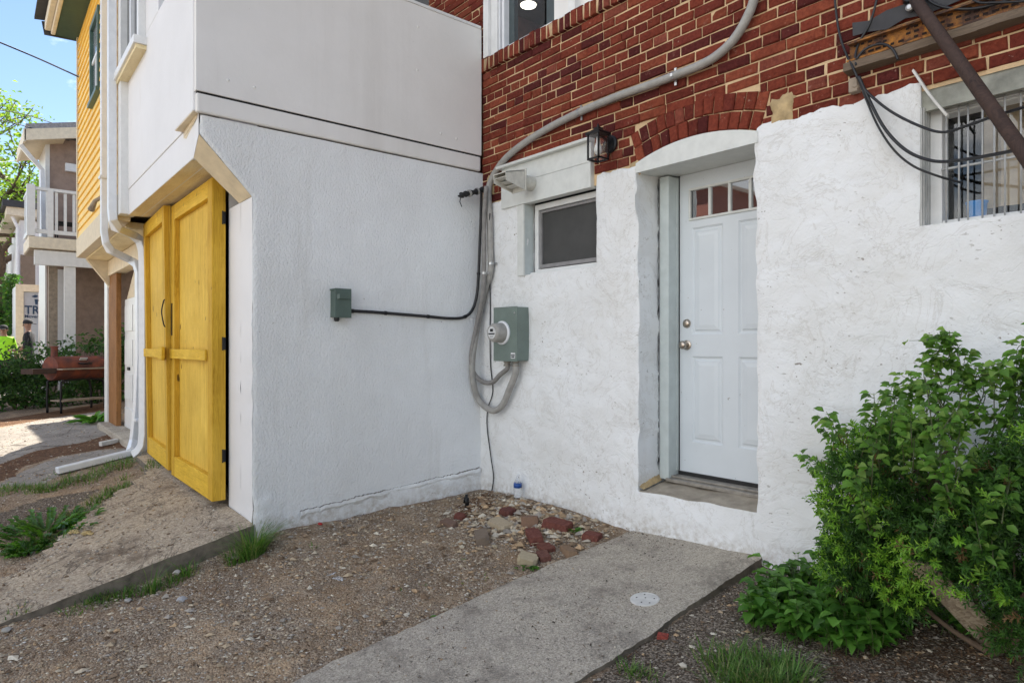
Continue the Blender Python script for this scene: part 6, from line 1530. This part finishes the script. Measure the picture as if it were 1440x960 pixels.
while cnt < 6300:
    c, r = rr.choice(BL); d = Vector((rr.gauss(0, 1), rr.gauss(0, 1), rr.gauss(0, 1))).normalized(); q = .62 + .5 * rr.random() ** .7
    p = Vector((c[0] + d.x * r[0] * q, c[1] + d.y * r[1] * q, c[2] + d.z * r[2] * q))
    if p.y > -.07 or p.z < zg(p.x, p.y) + (.10 if p.x < 3.36 else .24 + .24 * noise.noise((p.x * 7, p.y * 7, 2))): continue
    if any(ell(p, c2, r2) < .22 for c2, r2 in BL): continue
    n_ = noise.noise(p * 5.2); n2 = noise.noise(p * 11)
    if n_ < -.17 or noise.noise(p * 2.6 + Vector((3, 1, 4))) < -.36: continue
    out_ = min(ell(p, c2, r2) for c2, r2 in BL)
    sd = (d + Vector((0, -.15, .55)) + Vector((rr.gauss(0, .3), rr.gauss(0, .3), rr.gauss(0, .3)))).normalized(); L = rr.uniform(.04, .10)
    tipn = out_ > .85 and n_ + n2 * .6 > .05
    dead = rr.random() < .035; big = rr.uniform(.75, 1.45)
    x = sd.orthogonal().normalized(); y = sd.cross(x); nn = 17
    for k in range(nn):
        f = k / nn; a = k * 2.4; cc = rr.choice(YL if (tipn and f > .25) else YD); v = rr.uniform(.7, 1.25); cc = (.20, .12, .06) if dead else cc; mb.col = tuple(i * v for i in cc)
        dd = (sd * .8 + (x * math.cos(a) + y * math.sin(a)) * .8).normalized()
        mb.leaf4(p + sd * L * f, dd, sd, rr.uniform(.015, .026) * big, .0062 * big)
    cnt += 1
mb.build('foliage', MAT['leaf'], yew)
# vine climbing through the bush with broad leaves
vine = thing('climbing_vine', 'light green broad leafed vine straggling out above and left of the yew bush', 'vine', (3.3, -.3, .1))
ms, ml = MB(), MB(); rr = random.Random(9)
VC = [(.11, .23, .035), (.14, .28, .045), (.08, .17, .03), (.20, .31, .07)]
ST = [[(1168, 800), (1160, 740), (1163, 690), (1150, 655), (1128, 640)], [(1172, 800), (1168, 720), (1175, 650), (1190, 612), (1200, 598)], [(1180, 780), (1185, 690), (1210, 640), (1235, 600), (1250, 560), (1254, 545)],
      [(1200, 760), (1215, 660), (1262, 606), (1265, 580), (1290, 546)], [(1230, 740), (1260, 640), (1300, 590), (1308, 540), (1318, 500), (1328, 470)], [(1260, 740), (1300, 640), (1330, 560), (1338, 520), (1330, 482), (1318, 478)],
      [(1280, 730), (1330, 620), (1362, 560), (1350, 520), (1345, 490)], [(1300, 720), (1350, 620), (1385, 560), (1372, 530), (1400, 512), (1418, 508)], [(1330, 720), (1390, 620), (1420, 560), (1432, 520), (1440, 490), (1452, 470)],
      [(1350, 700), (1410, 620), (1440, 560), (1448, 510), (1470, 480)], [(1240, 700), (1275, 640), (1312, 600), (1350, 590), (1400, 585)], [(1170, 790), (1158, 760), (1164, 700), (1172, 668)], [(1175, 800), (1180, 740), (1192, 690), (1188, 650)],
      [(1300, 700), (1340, 610), (1310, 560), (1296, 545), (1285, 540)], [(1370, 700), (1420, 600), (1436, 540), (1415, 525)], [(1160, 800), (1170, 765), (1190, 745), (1215, 740)], [(1155, 590), (1157, 587)], [(1180, 640), (1170, 618), (1157, 600), (1155, 588)]]
ST2 = list(ST)
for L_ in ST[3:11] + ST[13:15]:
    for q in range(2): ST2.append([(x + rr.gauss(0, 5 + 2.5 * i), y + rr.gauss(0, 5 + 2.5 * i)) for i, (x, y) in enumerate(L_)])
for L_ in ST[:3] + ST[11:13]: ST2.append([(x + rr.gauss(4, 4 + 2 * i), y + rr.gauss(0, 4 + 2 * i)) for i, (x, y) in enumerate(L_)])
fr_ = []
for q in range(24):                              # shoots that hang over the front of the bush
    x0, y0 = rr.uniform(1175, 1445), rr.uniform(600, 800); h_ = rr.uniform(40, 110); sl_ = rr.uniform(-30, 30); fr_.append([(x0, y0), (x0 + sl_ * .5, y0 - h_ * .5), (x0 + sl_, y0 - h_)])
for L_ in ST2 + fr_:
    n = len(L_); P = []; front = L_ in fr_
    for i, (x, y) in enumerate(L_):
        off = -.14 - .10 * math.sin(i * 1.3 + x * .01) - (.25 if x > 1200 else .06) - (.32 if front else 0); P.append(PA(x, y, off))
    P = smoothpath(P, 7); ms.tube(P, [.0026 - .0017 * k / len(P) for k in range(len(P))], 5)
    for k, p in enumerate(P):
        if rr.random() < .12: continue
        for _ in range(rr.choice((1, 2, 2, 3))):
            b = rr.uniform(0, 6.28); d = Vector((math.cos(b), math.sin(b) - .35, rr.uniform(-.5, .6))); c = rr.choice(VC); v = rr.uniform(.75, 1.25); ml.col = tuple(i * v for i in c)
            ml.leaf(p + d * .012, d, Vector((rr.uniform(-.4, .4), -.6, .8)), rr.uniform(.024, .050), rr.uniform(.018, .036), .2, .3)
ms.build('vine_stem', MAT['green_stem'], vine, smooth=True); ml.build('foliage', MAT['leaf'], vine, smooth=True)

# hedge
hd_ = thing('hedge', 'leafy green hedge across the alley behind the barrel grill', 'hedge', (-11.5, -2.3, 0))
mb = MB(); rr = random.Random(31); HC = [(.045, .105, .022), (.06, .135, .028), (.032, .075, .018), (.08, .165, .035)]
for _ in range(15000):
    y = rr.uniform(-5.2, .6); top = .98 + .13 * noise.noise((y * 1.3, 2, 2)) + .08 * noise.noise((y * 4, 7, 2)) + max(0, (y + 2.1)) * .24; zz = rr.random() ** .75 * top
    fr = rr.random(); x = -11.0 - .12 * noise.noise((y * 2, zz * 2, 1)) + .22 * noise.noise((y * 3.3, zz * 3.3, 5)) - .9 * fr ** 2.2
    if zz > top * .86: x = -11.0 - rr.uniform(-.05, .95); zz += rr.random() ** 3 * .35
    if noise.noise((y * 3.5, zz * 4.5, 9)) < -.32: continue
    c = rr.choice(HC); v = rr.uniform(.7, 1.3); mb.col = tuple(i * v for i in c); b = rr.uniform(0, 6.28)
    d = Vector((rr.uniform(-.2, 1), rr.uniform(-1, 1), rr.uniform(-.7, .6))); mb.leaf(Vector((x, y, zg0(x, y) + zz)), d, Vector((.5, rr.uniform(-.4, .4), .8)), rr.uniform(.06, .11), rr.uniform(.035, .06), .2, .3)
mb.build('foliage', MAT['leaf'], hd_)
mb = MB()
for k in range(70):
    y = rr.uniform(-5, .5); x = -11.5 + rr.uniform(-.25, .25); mb.tube([(x, y, -.05), (x + rr.uniform(-.1, .15), y + rr.uniform(-.15, .15), .55), (x + rr.uniform(-.2, .3), y + rr.uniform(-.3, .3), 1.15)], [.016, .011, .004], 5)
mb.build('stems', MAT['bark'], hd_, smooth=True)

# trees
def tree(label, px, dep, topy, spread, nl, cols, seed, lsz=.16, sparse=True):
    rr = random.Random(seed); b = PD(px, 500, dep); gz = .1; top = PD(px, topy, dep).z; root = thing('leafy_tree', label, 'tree', (b.x, b.y, gz)); H = top - gz
    mt, ml = MB(), MB(); tips = []
    def grow(p, d, L, r, lev):
        q = p + d * L; m = p.lerp(q, .5) + Vector((rr.gauss(0, .05), rr.gauss(0, .05), rr.gauss(0, .03))) * L
        mt.tube(smoothpath([p, m, q], 3), [r * (1 - .35 * k / 6) for k in range(7)], 6 if lev < 3 else 4, cap=False)
        if lev >= 2:
            for f in (.4, .7, 1): tips.append((p.lerp(q, f), d))
        if lev < 4:
            for _ in range(3 if lev else 5):
                dd = (d * .75 + Vector((rr.gauss(0, .55), rr.gauss(0, .55), rr.gauss(.12, .35)))).normalized(); grow(p.lerp(q, rr.uniform(.6, 1)), dd, L * rr.uniform(.58, .8), r * .58, lev + 1)
    grow(Vector((b.x, b.y, gz)), Vector((.02, .03, 1)).normalized(), H * .42, H * .018, 0)
    mt.build('trunk', MAT['bark'], root, smooth=True)
    for _ in range(nl):
        p, d = rr.choice(tips); p = p + Vector((rr.gauss(0, .22), rr.gauss(0, .22), rr.gauss(0, .16)))
        c = rr.choice(cols); v = rr.uniform(.75, 1.25); ml.col = tuple(i * v for i in c); dd = Vector((rr.gauss(0, 1), rr.gauss(0, 1), rr.gauss(-.2, .6)))
        ml.leaf4(p, dd, Vector((rr.gauss(0, .5), rr.gauss(0, .5), 1)), rr.uniform(.6, 1.2) * lsz, rr.uniform(.4, .7) * lsz)
    ml.build('crown', MAT['leaf'], root)
tree('tall thin tree with sparse yellow green leaves above the far houses', -12, 24, 112, 2, 7000, [(.20, .30, .06), (.26, .33, .08), (.14, .24, .05)], 3, .19)
tree('small dark green tree behind the white truck at the left edge', 8, 21, 400, 1, 3000, [(.05, .11, .025), (.07, .14, .03)], 8, .14)
# dark fence at the far left
fn = thing('board_fence', 'grey board fence at the far left behind the people', 'fence', tuple(PX(4, 470, -19.5)))
a, b = PX(-60, 440, -19.5), PX(15, 440, -19.5)
y = a.y
while y < b.y: mb = MB(); mb.box(-19.52, -19.48, y, y + .14, .1, 1.75); mb.build('board', MAT['weathered_wood'], fn); y += .15
mb = MB(); mb.box(-19.56, -19.521, a.y, b.y, .5, .6); mb.box(-19.56, -19.521, a.y, b.y, 1.35, 1.45); mb.build('rail', MAT['grey_wood'], fn)
# ivy on the corner of the white house
iv = MB(); rr = random.Random(77)
for _ in range(900):
    px, py = rr.gauss(16, 5) + 8 * noise.noise((rr.random() * 9, 1, 1)), rr.uniform(385, 470)
    c = rr.choice(HC); iv.col = tuple(i * rr.uniform(.9, 1.5) for i in c); p = PX(px, py, -19.2 + rr.uniform(-.25, .2))
    iv.leaf(p, Vector((rr.uniform(0, 1), rr.uniform(-1, 1), rr.uniform(-1, .4))), Vector((.7, 0, .7)), rr.uniform(.07, .13), .07)
o = iv.build('ivy', MAT['leaf'], None); tag(o, 'dark ivy hanging over the far fence left of the white truck', 'ivy')

# the brick house across the alley, mirrored in the door panes
ah = thing('brick_house', 'red brick house across the alley, mirrored in the small door panes', 'house', (-9.5, -15, -.4))
mb = MB(); mb.box(-14, -7.3, -22, -14, -.6, 6.3); mb.build('wall', MAT['far_brick'], ah)
mb = MB(); mb.box(-14.3, -7.0, -22.2, -13.7, 6.3, 6.6); mb.build('cornice', MAT['white_paint'], ah)
for wx in (-13.4, -11.6, -9.8):
    for wz in (1.0, 3.9):
        mb = MB(); mb.box(wx, wx + .95, -14.05, -13.95, wz, wz + 1.6); wn = mb.build('window', MAT['white_paint'], ah)
        mb = MB(); mb.box(wx + .08, wx + .87, -13.949, -13.94, wz + .08, wz + 1.52); mb.build('pane', MAT['dark_glass'], wn)
